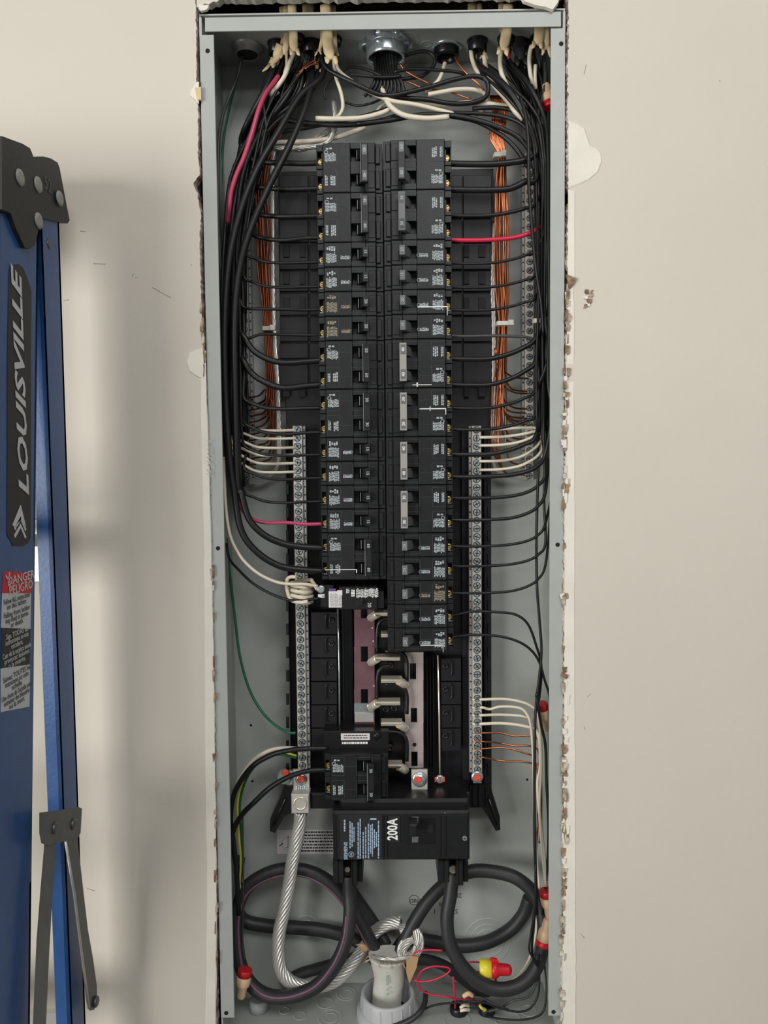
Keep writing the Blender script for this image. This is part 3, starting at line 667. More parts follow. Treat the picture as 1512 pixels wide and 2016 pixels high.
for px, a, b2, w_ in ((677,1614,1638,3),(688,1617,1670,2.4),(692,1620,1668,2.4),(696,1628,1657,2),(704,1619,1690,2.4),(708,1612,1690,2.4),(714,1638,1690,2.2),(719,1628,1690,2.2),(724,1622,1690,2.4),(728.5,1624,1680,2.2),(732,1622,1686,2.2),(736,1633,1670,2.2),(740,1638,1668,2.2),(744,1616,1690,2.4)):
    y = a
    while y < b2:
        e = min(b2, y+rr.uniform(3, 9)); vl(px, w_, y, e); y = e+rr.uniform(.8, 1.6)
vl(729, 12, 1611, 1614); mb.build('fine_print', 'print_blue', mn)
text('SIEMENS', .0052, at(681, 1675, .0033), -math.pi/2, 'print_blue', mn, 'maker_name', sx=1.0, off=.0001)
MB().lathe(at(691.5, 1682, .0033), [(.0030, 0), (.0030, .0002), (.0025, .0002), (.0025, 0)], n=20, cap=False).build('listing_mark', 'print_blue', mn)
text('UL', .0030, at(691.5, 1682, .0031), -math.pi/2, 'print_blue', mn, 'listing_mark', off=.0001)
pbox(MB(), 764, 1608, 788, 1659, 3.2, 4, .0003).build('rating_plate', 'decal_black', mn)
text('200A', .0150, at(773.5, 1633, .0030), -math.pi/2, 'print_bright', mn, 'rating_number', sx=.72, off=.00035)
pbox(MB(), 811, 1609, 857, 1661, 3.5, 4, .0002).build('toggle_recess', 'black_gloss', mn)
for y0_, y1_ in ((1609, 1622), (1648, 1660)): pbox(MB(), 811, y0_, 824, y1_, 2.6, 4, .001).build('toggle_guard', 'handle_grey', mn)
mb = MB(); p = at(815, 1636, -.012); q = at(819, 1636, .004)
pbox(mb, 806, 1624, 822, 1648, -14, 4, .0016); mb.build('toggle', 'black_case', mn)
pbox(MB(), 842, 1624, 853, 1640, 2.9, 4, .0003).build('window', 'slot_dark', mn)
MB().lathe(at(839, 1669, .004), [(.0014, 0), (.0012, .0003)], n=10).build('test_hole', 'slot_dark', mn)
child('screw', screw_mesh(.0026), mn, at(915, 1650, .0035)-Vector(mn.location))
MB().lathe(at(876, 1600, .004), [(.0008, 0), (.0006, .0006)], n=8).build('rivet', 'zinc', mn)
for k, (x0_, x1_, cx) in enumerate(((655, 714, 684), (862, 922, 892))):   # cable shields below
    mb = MB(); pbox(mb, x0_, 1694, cx-7, 1738 if k else 1740, 14, 60, .001); pbox(mb, cx+7, 1694, x1_-10, 1744, 14, 60, .001); pbox(mb, x1_-10, 1694, x1_, 1737, 22, 60, .001)
    pbox(mb, x0_+9, 1694, x0_+11, 1740, 12.5, 14, .0003); pbox(mb, x1_-22, 1694, x1_-20, 1742, 12.5, 14, .0003)
    mb.build('cable_shield', 'black_case', mn)
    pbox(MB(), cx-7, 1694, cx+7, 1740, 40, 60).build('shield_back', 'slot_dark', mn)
    MB().lathe(at(cx, 1712, .034), [(.0045 if k else .003, -.006), (.0045 if k else .003, 0)], n=12).build('lug_screw', 'stab_metal', mn)
# ================================================================== CONNECTORS IN THE TOP PANEL
ZI = ZT-TK
def top_at(px, py): return atZ(px, py, ZI)
def nm_connector(px, py, rx, label):
    c = top_at(px, py); t = thing('cable_connector', c, label, 'connector', None)
    hh = 1.8 if (px, py) in BIG else 1; rx *= .86; MB().lathe(c, [(rx, 0), (rx*1.02, .002), (rx*.98, .0065*hh), (rx*.86, .007*hh), (rx*.84, .002)], (0, 0, -1), 16, cap=False).build('collar', 'black_gloss', t)
    MB().lathe(c, [(rx*1.12, 0), (rx*1.12, .0015)], (0, 0, -1), 16).build('flange', 'black_case', t); return c
CONN = []
BIG = ((545, 84), (613, 84), (940, 80))
for px, py, r_, lb in ((545, 84, .0105, 'black plastic cable connector, leftmost in the top panel, holding tan cables'), (613, 84, .0115, 'black plastic cable connector with split tan jackets, third from the left in the top panel'), (655, 76, .0105, 'black plastic cable connector just left of the big metal conduit fitting'), (583, 72, .0095, 'black plastic cable connector holding a pale cable, second from the left'),
                       (940, 80, .0115, 'black plastic cable connector right of the round bushing, in the top panel'), (996, 74, .0095, 'black plastic cable connector in the middle of the right-hand group'), (1026, 84, .0110, 'black plastic cable connector with dark cables, second from the right end'), (1062, 72, .0100, 'black plastic cable connector in the top right corner of the panel')):
    nm_connector(px, py, r_, lb)
c = top_at(487, 92); t = thing('conduit_locknut', c, 'dim metal locknut fitting in the top left corner of the panel', 'fitting')
MB().lathe(c, [(.0165, 0), (.0165, .003), (.013, .004), (.0125, .009), (.0115, .009), (.011, .002)], (0, 0, -1), 20, cap=False).build('ring', 'zinc_dull', t)
MB().lathe(c, [(.0108, 0), (.0108, .0085)], (0, 0, -1), 16).build('bushing', 'black_case', t)
c = top_at(759, 82); cf = thing('conduit_fitting', c, 'large threaded silver conduit fitting with black wires, centre of the top panel', 'fitting')
prof = [(.0250, 0), (.0250, .005), (.0208, .0052)]
for k in range(7): prof += [(.0208, .0056+k*.0017), (.0199, .0064+k*.0017)]
prof += [(.0205, .0180), (.0190, .0190), (.0178, .0170), (.0178, .004)]
MB().lathe(c, prof, (0, 0, -1), 28, cap=False).build('threaded_body', 'zinc', cf)
for k in range(6):
    a = k*math.pi/3; q = c+Vector((math.cos(a)*.0262, math.sin(a)*.0262, -.003)); MB().box(q.x-.002, q.x+.002, q.y-.002, q.y+.002, q.z-.0035, q.z+.0028).build('locknut_lug', 'zinc', cf)
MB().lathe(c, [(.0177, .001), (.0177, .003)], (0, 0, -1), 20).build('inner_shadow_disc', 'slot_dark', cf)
c = top_at(879, 94); bf = thing('bushing', c, 'round black bushing in a pale ring, right of the big conduit fitting', 'fitting')
MB().lathe(c, [(.0165, 0), (.0165, .0018), (.0140, .0022)], (0, 0, -1), 24, cap=False).build('ring', 'zinc', bf)
MB().lathe(c, [(.0138, 0), (.0138, .008), (.0118, .0115), (.0105, .011), (.0105, .002)], (0, 0, -1), 20, cap=False).build('bushing_body', 'black_gloss', bf)
# tan jackets above and inside
def jacket(label, pts, w_, m='jacket_tan', flat=.5, tail=True, seed=0):
    """flat sheathed cable; the cut end is torn into two tongues"""
    P = spline(pp(pts), 5); n = len(P); rr_ = [w_/2000*(1 if i < n-3 else 1-.16*(i-n+4)) for i in range(n)]
    t = thing('sheathed_cable', P[-1], label, 'cable')
    MB().tube(P, 0, 10, rr=rr_, flat=flat).build('jacket', m, t)
    if tail:
        r = random.Random(seed); e = P[-1]; d = (P[-1]-P[-2]).normalized()
        for s in (-1, 1):
            a = e+Vector((s*w_/3200, 0, 0)); L = r.uniform(.003, .008)
            MB().tube([a-d*.003, a+d*L*.5+Vector((s*.0006, -.001, 0)), a+d*L+Vector((s*r.uniform(.0005, .0025), -.0015, 0))], 0, 6, rr=[w_/3800, w_/4600, .0007], flat=.4).build('torn_tongue', m, t)
    return t
J = [('tan cable jacket, leftmost in the top panel', [(552,88,56),(548,100,58),(541,120,62)], 11, 1),
     ('narrow tan cable jacket beside the leftmost one', [(556,14,60),(560,60,62),(556,95,60),(534,130,58)], 9, 2),
     ('pale wide cable jacket, third from the left', [(575,10,34),(577,60,38),(578,85,40),(580,102,40)], 11, 3),
     ('pinkish tan cable jacket behind the pale wide one', [(563,12,50),(565,60,52),(563,90,52),(560,108,52)], 8, 4),
     ('short forked tan jacket hanging from the third black connector, left prong', [(606,90,74),(605,98,74),(602,110,72)], 10, 5),
     ('short forked tan jacket hanging from the third black connector, right prong', [(617,90,74),(618,100,72),(621,115,70),(624,135,66)], 9, 6),
     ('long tan cable jacket left of the centre fitting', [(641,10,36),(643,50,38),(646,90,40),(652,118,40)], 14, 7),
     ('thin tan cable jacket at the right edge of the left cable group', [(655,12,46),(656,50,46),(658,90,46),(659,104,46)], 8, 8),
     ('narrow pale jacket strip left of the long tan jacket', [(634,60,44),(634,80,44),(628,102,42)], 5, 9),
     ('dim tan cable passing above the top flange between the left cables', [(607,10,55),(607,50,56),(608,64,56)], 15, 10),
     ('pale forked cable jacket hanging from the connector right of the bushing', [(932,86,72),(932,96,72),(934,110,70)], 10, 11),
     ('second pale jacket in the connector right of the bushing', [(947,86,72),(948,96,70),(951,108,68)], 9, 12),
     ('tan cable jacket in the middle of the right-hand cable group', [(1001,10,36),(998,50,38),(995,75,40),(990,100,40)], 13, 13),
     ('narrow grey cable rising left of the right-hand middle jacket', [(988,8,50),(988,40,50),(987,64,50)], 9, 14),
     ('dark shaded cable jacket behind the right-hand group', [(1020,62,66),(1022,90,64),(1026,118,60)], 15, 15),
     ('broad cream cable jacket at the far right of the top panel', [(1062,8,34),(1062,50,36),(1061,75,38),(1058,88,38)], 13, 16),
     ('second cream jacket with curled edge at the far right', [(1072,14,40),(1073,50,40),(1074,80,40),(1075,98,42)], 10, 17),
     ('dim cable passing above the flange near the right end', [(930,8,56),(930,50,56),(931,60,56)], 12, 18),
     ('thin dim cable above the flange near the right end', [(944,8,56),(944,50,56),(945,60,56)], 7, 19)]
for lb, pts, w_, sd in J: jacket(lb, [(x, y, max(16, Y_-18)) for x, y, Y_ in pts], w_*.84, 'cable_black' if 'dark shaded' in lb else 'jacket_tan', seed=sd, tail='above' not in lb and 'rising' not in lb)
# ================================================================== BREAKER WIRES
gy = lambda y: (y-600)*.016
RL = random.Random(11)
Lrow = [321,371,425,468,516,564,609,659,709,757,803,851,895,941,987,1031,1079,1124]
Lr = [2.9,2.6,2.6,2.3,1.5,1.5,1.7,1.5,3.2,3.2,2.2,1.9,1.5,1.5,1.5,1.9,3.6,3.6]
tops = [(545,100),(556,104),(575,112),(590,108),(604,110),(612,112),(628,116),(640,112),(600,104),(565,108)]
for i, y in enumerate(Lrow):
    m = 'wire_pink' if i == 15 else 'wire_black'
    thick = Lr[i]; x0_ = 627+min(9, (y-321)*.011)
    lane = 448+((i*13) % 34); gY = 26+((i*17) % 40)
    tx, ty = tops[i % 10]; sag = [0,2,2,8,2,2,0,-2,6,8,2,4,2,3,3,-2,-2,0][i]
    dep = FY*1000+13
    if i in (16, 17):   # the two heavy cables sweeping diagonally from the top
        if i == 16: pts = [(640,y,dep),(600,y-2,30),(560,y-8,26),(520,y-26,22),(490,y-58,20),(474,y-110,20),(468,960,20),(464,800,18),(462,640,16),(470,540,15),(490,460,14),(528,370,16),(568,290,20),(600,215,30),(614,160,42),(616,110,58)]
        else: pts = [(642,y,dep),(600,y-2,28),(550,y-10,22),(505,y-38,18),(475,y-80,16),(462,y-150,16),(452,900,16),(444,780,16),(442,640,14),(450,520,13),(472,420,13),(505,335,15),(545,265,20),(590,190,32),(634,150,44),(640,110,44)]
        wire(f"heavy black cable sweeping down the left gutter into the {'lowest' if i == 17 else 'second lowest'} left column terminal", m, thick, pts, group=None, n=10); continue
    pts = [(x0_+3,y,dep),(600,y+1,dep-1),(565,y+sag,30),(525,y+sag*.5-1,32),(500,y-8,33)]
    if i < 4: pts = [(x0_+3,y,dep),(600,y+1,dep),(560,y+sag*.6,34),(520,y+sag*.4-2,38),(492,y-10,42),(474,y-40,44)]
    elif i in (8, 9): pts = [(x0_+3,y,dep),(600,y+3,32),(560,y+sag-1,30),(528,y-2,30),(498,y-20,30),(476,y-52,30)]
    elif i in (6, 7): pts = [(x0_+3,y,dep),(600,y+1,dep),(560,y,30),(515,y-1,31),(482,y-3 if i == 6 else y+7,33),(472,y-22,34)]
    else: pts += [(480,y-20,34)]
    x = lane+gy(y)
    up = [(x+2,y-70,gY)] if i > 3 else []
    yy = y-160
    while yy > 330: up.append((lane+gy(yy)+RL.uniform(-4, 4)+(30*(1-(yy-330)/170) if yy < 500 else 0), yy, gY+RL.uniform(-4, 4))); yy -= 130
    if i > 3: up.append((lane+34+RL.uniform(-6, 10), 330, gY))
    up += [(lane+(52 if y > 330 else 40)+RL.uniform(-8, 14), 235, gY+4), ((lane+60+tx)/2, 165, gY+8), (tx, ty+8, 50), (tx, ty-14, 52)]
    lab = f"{'thick' if thick > 2 else 'thin'} {'pink-red' if i == 15 else 'black'} wire into the {ordn[i]} terminal down the left breaker column"
    wire(lab, m, thick, (pts[:-1]+[(x-2,y-26,44),(x-14,y-60,62),(x-22,y-120,76),(x-24,y-300,80)]) if i == 15 else pts+up, n=8, seg=5)
Rrow = [322,373,424,466,518,565,610,661,706,757,803,845,894,938,980,1023,1075,1114,1167,1212,1256]
Rr = [3.4,3.4,2.0,2.3,1.5,1.5,1.5,1.6,2.6,2.4,1.7,1.8,2.4,2.4,1.9,1.8,1.5,1.5,1.4,1.4,1.4]
rt = [(934,112),(948,112),(992,110),(1002,108),(1026,122),(1034,124),(1066,104),(1072,112),(1050,100),(1018,120)]
rise = [6,10,24,18,26,24,26,-4,40,46,34,28,34,36,40,44,36,36,44]
for i, y in enumerate(Rrow):
    m = 'wire_red' if i == 3 else 'wire_black'; thick = Rr[i]
    if i == 7: m = 'wire_grey'
    lane = 1056+((i*11) % 30); gY = 22+((i*13) % 42)
    tx, ty = rt[i % 10]; dep = FY*1000+13; k = rise[min(i, 18)]
    if i >= 19:
        if i == 19: pts = [(882,y+6,dep),(892,y,36),(930,y-8,34),(975,y-7,34),(1015,y-2,34),(1040,y+18,34),(1056,y+60,36),(1066,y+100,38),(1062,y+160,36),(1054,y+190,34),(1053,1500,32),(1052,1650,30),(1056,1760,26),(1050,1830,24),(1048,1880,24),(1060,1905,28)]
        else: pts = [(882,y+4,dep),(893,y-2,36),(930,y-6,34),(985,y-3,34),(1030,y+12,34),(1058,y+40,34),(1072,y+82,36),(1084,y+130,40),(1090,y+250,44),(1088,1750,44)]
        wire(f"thin black wire from the {'lowest' if i == 20 else 'second lowest'} right-column breaker curving down the right gutter", m, thick, pts); continue
    if i in (0, 1): pts = [(882,y,dep),(920,y+1,32),(970,y+1,30),(1005,y-2,30),(1035,y-8 if i == 0 else y-16,30),(1056,y-26,32)]
    elif i == 3: pts = [(882,y+6,dep),(920,y+7,32),(965,y+6,30),(1010,y+2,30),(1040,y-6,30),(1054,y-12,32),(1068,y-28,40),(1076,y-50,44)]
    else: pts = [(882,y,dep),(920,y+1,32),(965,y,31),(1005,y-k*.25,31),(1035,y-k*.6,32),(1054,y-k,34)]
    lx = lane+(4 if i > 12 else 0)
    if i >= 13: pts = [(882,y,dep),(920,y+1,32),(965,y,31),(1005,y-3,31),(1038,y-k*.28,31),(1060,y-k*.62,32),(1074,y-k*1.25,33)]; k += 20
    up = [(lx+4,y-70-k,gY)] if y > 400 else []
    yy = y-190
    while yy > 330: up.append((lx+RL.uniform(-4, 4)+(0 if yy < 900 else 2), yy, gY+RL.uniform(-3, 3))); yy -= 140
    if y > 520: up.append((lx-4, 300, gY))
    up += [(lx-14+RL.uniform(-14, 4), 230, gY+5), ((lx+tx)/2, 170, gY+8), (tx, ty+10, 50), (tx, ty-14, 52)]
    col = {'wire_red': 'red', 'wire_grey': 'grey-black', 'wire_black': 'black'}[m]
    wire(f"{'thick' if thick > 2 else 'thin'} {col} wire into the {ordn[i]} terminal down the right breaker column", m, thick, pts+up, seg=5)
# ================================================================== WHITE NEUTRALS TO THE BARS
for i, (ye, yg) in enumerate(((847,829),(863,853),(881,860),(896,874),(912,884),(929,895))):
    wire(f"white wire, {ordn[i]} from the top of the six entering the left neutral bar", 'wire_white', 1.55, [(582,ye,52),(575,ye,50),(540,ye+1,44),(505,ye-1,42),(478,ye-8+(yg-ye)*.2,42),(462,yg+4,44),(457,yg-8,46),(452,yg-60,54),(450,yg-180,60)])
for i, (ye, yg) in enumerate(((846,841),(861,845),(877,850),(908,872),(925,893),(940,916))):
    wire(f"white wire, {ordn[i]} from the top of the six entering the right neutral bar", 'wire_white', 1.55, [(944,ye,52),(951,ye,50),(985,ye-1,46),(1020,ye-3-(ye-yg)*.12,44),(1045,ye-(ye-yg)*.5-2,44),(1062,yg,46),(1070,yg-22,50),(1074,yg-100,56)])
lowr = [(1377,'wire_white',1.5),(1393,'wire_white',1.5),(1408,'wire_white',1.5),(1425,'wire_white',1.7),(1443,'copper',1.0),(1460,'copper',1.0),(1474,'copper',1.0),(1491,'copper',1.0)]
lpaths = [[(990,1376),(1020,1380),(1046,1390),(1060,1410),(1066,1500),(1062,1590),(1068,1680),(1074,1740)],
          [(965,1396),(985,1391),(1020,1393),(1036,1404),(1045,1430),(1050,1500),(1052,1600),(1056,1690),(1062,1748)],
          [(990,1407),(1035,1411),(1052,1424),(1062,1470),(1062,1540),(1066,1620),(1070,1680),(1072,1735)],
          [(990,1424),(1035,1430),(1058,1442),(1064,1500),(1058,1545),(1064,1620),(1072,1690),(1074,1745)],
          [(985,1443),(1010,1449),(1035,1449),(1058,1455),(1066,1500),(1060,1600)],
          [(985,1463),(1010,1468),(1048,1470),(1062,1490),(1060,1580),(1056,1680)],
          [(980,1472),(1005,1474),(1030,1482),(1052,1495),(1062,1560),(1058,1640)],
          [(975,1496),(1000,1499),(1025,1499),(1050,1504),(1064,1515),(1066,1600),(1062,1660)]]
for i, ((ye, m, r_), pts) in enumerate(zip(lowr, lpaths)):
    q = ordn[i] if i < 4 else ordn[i-4]
    wire(f"{'white' if i < 4 else 'bare copper'} wire, {q} of the four entering the right bar near its bottom", m, r_, [(930,ye,53),(944,ye,52),(951,ye,50)]+[(x, y, 50-k*1.5+(i % 3)*2.5) for k, (x, y) in enumerate(pts)])
    if i < 4: MB().tube([at(926, ye, .055), at(932, ye, .055)], .0009, 6).build('copper_tip', 'copper', tb2)
# ================================================================== COPPER GROUND BUNDLES
RC = random.Random(5)
for i in range(15):
    dx = [-12,-9,-7,-4,-2,0,2,4,6,8,10,-6,1,5,12][i]; o_ = RC.uniform(-2, 2); dY = 64+(i % 4)*4
    e = [745,760,775,790,805,820,835,850,865,880,770,800,830,900,915][i]
    pts = [(965+i*2.3,188,60),(970+i*2.0+o_,225,62),(978+dx*1.1,270,62),(988+dx*.55,305,62),(986+dx*.8,360,dY),(987+dx*1.2+RC.uniform(-4,4),450,dY),(987+dx*1.35+RC.uniform(-5,5),540,dY),(990+dx*.9,600,dY),(990+dx*.6,636,dY),(987+dx*.8,700,dY)]
    if i % 2 == 0: pts += [(985+dx*.9,e-60,dY),(991+dx*.6,e-22,dY+2),(1008,e-4,76),(1030,e,82),(1040,e,84)]
    else: pts += [(980+dx*1.0,760,dY),(976+dx*.9,830,dY),(976+dx*.8,880,dY),(990,925,78),(1012,936,82),(1038,938,84)] if i % 4 == 1 else [(982+dx,780,dY),(984+dx*.8,e-10,dY),(1000,e+18,78),(1036,e+24,84)]
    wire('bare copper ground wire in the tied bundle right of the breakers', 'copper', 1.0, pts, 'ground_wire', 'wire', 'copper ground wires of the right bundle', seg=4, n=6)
for i in range(13):
    dx = (i-6)*1.9; dY = 68+(i % 3)*4; e = [775,790,800,812,824,836,848,860,872,884,896,908,790][i]
    pts = [(588+dx,130,62),(572+dx,190,66),(545+dx,260,70),(520+dx,320,dY),(514+dx*.9,380,dY),(520+dx+RC.uniform(-3,3),450,dY),(520+dx+RC.uniform(-3,3),530,dY),(525+dx*.7,600,dY),(527+dx*.5,648,dY),(531+dx*.6,720,dY),(534+dx*.7,770,dY)]
    pts += [(532+dx*.7,e-20,dY),(520,e,78),(500,e+6,82),(488,e+6,84)] if i % 2 else [(532+dx*.6,820,dY),(528+dx*.4,e-6,dY),(510,e+4,80),(488,e+8,84)]
    wire('bare copper ground wire in the dim tied bundle left of the breakers', 'copper_shaded', 1.0, pts, 'ground_wire', 'wire', 'copper ground wires of the left bundle', seg=4, n=6)
def cable_tie(px, py, hw, Y, label, tilt=0):
    c = at(px, py, Y); t = thing('cable_tie', c, label, 'cable tie')
    a = hw*.00052; pts = [(c.x-a, c.y-.006), (c.x+a, c.y-.006), (c.x+a+.001, c.y), (c.x+a, c.y+.006), (c.x-a, c.y+.006), (c.x-a-.001, c.y)]
    MB().prismz(pts, c.z-.0022, c.z+.0022).build('strap', 'tie_white', t)
    MB().cbox(c.x+a-.001, c.x+a+.005, c.y-.010, c.y-.005, c.z-.003, c.z+.003, .0006).build('head', 'tie_white', t)
cable_tie(979, 308, 7, .062, 'pale cable tie round the copper bundle near the top right'); cable_tie(989, 638, 12, .064, 'pale cable tie round the copper bundle, middle of the right side')
cable_tie(527, 648, 9, .068, 'dim pale cable tie round the left copper bundle')
cable_tie(1058, 633, 8, .040, 'pale cable tie round the right gutter wires')
# ================================================================== STRANDED CABLES
def stranded(label, pts, r_, ns, rs, m='aluminium', turns=60, name='stranded_cable', seg=8, core=True):
    P = spline(pp(pts), seg); n = len(P); t = thing(name, P[-1], label, 'cable')
    T = [(P[min(i+1, n-1)]-P[max(i-1, 0)]).normalized() for i in range(n)]
    N = Vector((0, -1, 0)); F = []; s_ = 0
    for i in range(n):
        N = (N-T[i]*N.dot(T[i])).normalized(); F.append((N.copy(), T[i].cross(N), s_)); s_ += (P[min(i+1, n-1)]-P[i]).length
    for k in range(ns):
        Q = []
        for i in range(n):
            a = 2*math.pi*k/ns+F[i][2]*turns; Q.append(P[i]+(F[i][0]*math.cos(a)+F[i][1]*math.sin(a))*(r_-rs)/1000)
        MB().tube(Q, rs/1000, 6).build('strand', m, t)
    if core: MB().tube(P, (r_-rs*2.0)/1000, 8).build('gap_shade_core', 'slot_dark', t)  # dark core paints the shade in the gaps between strands
    return t
stranded('thick twisted bare aluminium neutral cable looping down from the lug', [(592,1598,44),(590,1625,44),(583,1660,42),(575,1700,44),(569,1740,46),(560,1790,44),(550,1835,42),(548,1880,40),(556,1915,38),(580,1938,36),(620,1942,38),(660,1930,46),(692,1900,56),(716,1868,66),(738,1836,72),(765,1818,72),(790,1816,70)], 7.4, 11, 1.75, turns=78)
stranded('knotted end of bare aluminium strands behind the black cables above the service jacket', [(790,1830,58),(808,1826,54),(822,1842,50),(824,1864,46),(812,1882,42),(795,1884,40),(792,1868,44),(802,1852,48),(812,1846,50)], 6.0, 12, 1.3, turns=90)
stranded('bare strand wrapped round the mouth of the service jacket', [(733,1882,36),(750,1886,26),(772,1888,23),(795,1886,24),(812,1878,30),(818,1862,36)], 2.2, 4, 1.1, turns=120, core=False)
stranded('thin twisted bare aluminium wire running down left of the breaker column', [(650,255,60),(600,292,62),(560,292,66),(538,300,70),(536,420,78),(537,560,80),(540,660,76),(546,760,74),(549,850,74),(549,900,74),(540,928,78),(515,944,82),(490,950,84)], 3.0, 7, 1.05, turns=110, core=False)
stranded('thin twisted bare aluminium wire running down beside the right copper bundle', [(974,440,76),(971,520,74),(970,580,74),(972,640,74),(972,760,74),(969,850,74),(970,910,74),(985,932,78),(1010,938,82),(1038,942,84)], 2.6, 7, .95, turns=110, core=False)
stranded('short bare stranded wire end at the top of the left breaker column', [(657,200,60),(660,230,56),(656,262,54),(640,284,50),(600,290,50),(540,292,56)], 2.8, 7, 1.0, turns=110, core=False)
# ================================================================== HEAVY SERVICE CABLES
def big(label, pts, r_, stripe=None, m='cable_black'):
    P = spline(pp(pts), 8); t = thing('service_cable', P[-1], label, 'cable'); MB().tube(P, r_/1000, 14).build('insulation', m, t)
    if stripe:
        a, b2, ang, w_ = stripe; i0 = int(len(P)*a); i1 = int(len(P)*b2); Q = []
        for i in range(i0, i1):
            T = (P[i+1]-P[i-1]).normalized(); N = Vector((0, -1, 0)); N = (N-T*N.dot(T)).normalized(); B = T.cross(N)
            Q.append(P[i]+(N*math.cos(ang)+B*math.sin(ang))*(r_-.25)/1000)
        MB().tube(Q, w_/1000, 6).build('colour_stripe', 'cable_stripe', t)
    return t
big('thick black service cable with purple stripe looping from the left main lug', [(687,1722,42),(688,1760,40),(689,1800,34),(682,1850,28),(660,1900,24),(625,1940,22),(580,1960,22),(535,1962,26),(500,1944,32),(475,1905,40),(466,1850,48),(466,1800,54),(480,1755,60),(510,1728,64),(555,1712,68),(605,1715,68),(650,1738,66),(685,1775,62),(712,1820,58),(735,1865,54),(752,1905,50)], 7.5, (.10, .97, .55, 1.5))
big('thick black service cable looping from the right main lug', [(892,1716,42),(887,1760,38),(880,1810,34),(887,1860,30),(912,1905,26),(950,1938,24),(990,1948,24),(1030,1935,28),(1058,1900,34),(1070,1850,42),(1068,1800,50),(1050,1758,56),(1015,1728,62),(970,1716,68),(925,1716,70),(880,1738,66),(842,1775,60),(810,1825,54),(790,1870,50),(780,1905,50)], 7.5)
big('black cable lying along the back panel in the lower left corner', [(470,1690,84),(462,1760,86),(476,1808,88),(520,1822,88),(580,1826,87),(640,1832,86),(700,1850,84),(740,1890,76)], 7.6)
big('black cable with a blunt end curving across the back panel at lower right', [(1042,1768,82),(1030,1800,84),(1002,1832,86),(955,1856,88),(900,1862,88),(840,1852,86),(800,1850,82),(775,1880,72)], 7.6)
big('black cable passing low behind the right loop beside the red wires', [(770,1900,62),(800,1892,66),(840,1890,72),(880,1904,76),(920,1934,78),(960,1962,76)], 6.0)
big('black cable crossing behind the bare aluminium loop at lower left', [(560,1935,84),(590,1918,86),(630,1906,86),(680,1892,84),(715,1880,78)], 6.5)
big('black cable angled down the back panel below the main breaker', [(668,1715,80),(700,1765,86),(735,1815,86),(762,1862,76)], 6.5)
# service jacket in its grey conduit adapter
P = [atZ(776, 1990, ZB-.01), at(768, 1960, .046), at(766, 1925, .044), at(764, 1896, .042), at(764, 1880, .041)]
P[1].x = at(762, 1960, .045).x; P[0] = Vector((at(758, 1980, .045).x, .045, ZB-.02)); P[1] = Vector((P[1].x, .045, at(768, 1960, .045).z))
sj = thing('service_jacket', P[0], 'pale grey service entrance cable jacket, torn open at its top, in the grey conduit ring', 'cable')
MB().tube(spline(P, 4), 0, 22, rr=[.0175, .0172, .0168, .0166, .0166, .0166, .0167, .0168, .0170, .0172, .0176, .0182, .0188, .0196, .0206, .0214, .0222][:len(spline(P, 4))], flat=.72).build('sheath', 'jacket_grey', sj)
RJ = random.Random(9)
for i in range(26):
    a = RJ.uniform(-.3, 3.5); e = P[-1]+Vector((math.cos(a)*.021, -abs(math.sin(a))*.014, RJ.uniform(-.002, .001)))
    d = Vector((math.cos(a)*RJ.uniform(.003, .012), RJ.uniform(-.004, 0), RJ.uniform(-.014, .006)*(1 if a < 1.4 else .4)))
    MB().tube([e, e+d*.5+Vector((0, -.001, .001)), e+d], 0, 5, rr=[.0006, .0005, .0002]).build('torn_fibre', 'jacket_fiber' if i % 3 else 'jacket_grey', sj)
mb = MB(); mb.tube(spline([at(722,1872,.036), at(712,1862,.034), at(700,1860,.034)], 4), 0, 6, rr=[.004]*4+[.003, .002, .0015, .001, .0006][:5], flat=.3); mb.build('torn_flap', 'jacket_fiber', sj)
MB().prism([(q.x, q.z) for q in (at(800,1880,.026), at(824,1884,.026), at(820,1905,.026), at(806,1936,.026), at(800,1915,.026))][::-1], .0255, .027).build('torn_flap', 'jacket_fiber', sj)
o = text('2  -  CDN   E  R', .0048, at(763, 1932, .0284), math.pi/2, 'legend_green', sj, 'printed_legend', off=.0001)
cx = P[0].x+.0035; CC = Vector((cx, .043, ZB+TK))
ad = thing('conduit_adapter', CC, 'grey plastic threaded conduit ring with ribs in the bottom panel', 'fitting')
MB().lathe(CC, [(.0302, .008), (.0302, .0250), (.0290, .0268), (.0268, .0268), (.0256, .0250), (.0250, 0)], (0, 0, 1), 40, cap=False).build('threaded_ring', 'pvc_grey', ad)
MB().lathe(CC, [(.0355, 0), (.0350, .0080), (.0300, .0095)], (0, 0, 1), 36, cap=False).build('locknut', 'pvc_grey', ad)
for k in range(16):
    a = 2*math.pi*k/16+.12; q = CC+Vector((math.cos(a)*.0302, math.sin(a)*.0302, 0)); MB().box(q.x-.0006, q.x+.0006, q.y-.0006, q.y+.0006, q.z+.010, q.z+.0240).build('rib', 'pvc_grey', ad)
MB().lathe(CC, [(.0252, .0005), (.0252, .001)], (0, 0, 1), 24).build('ring_floor', 'slot_dark', ad)
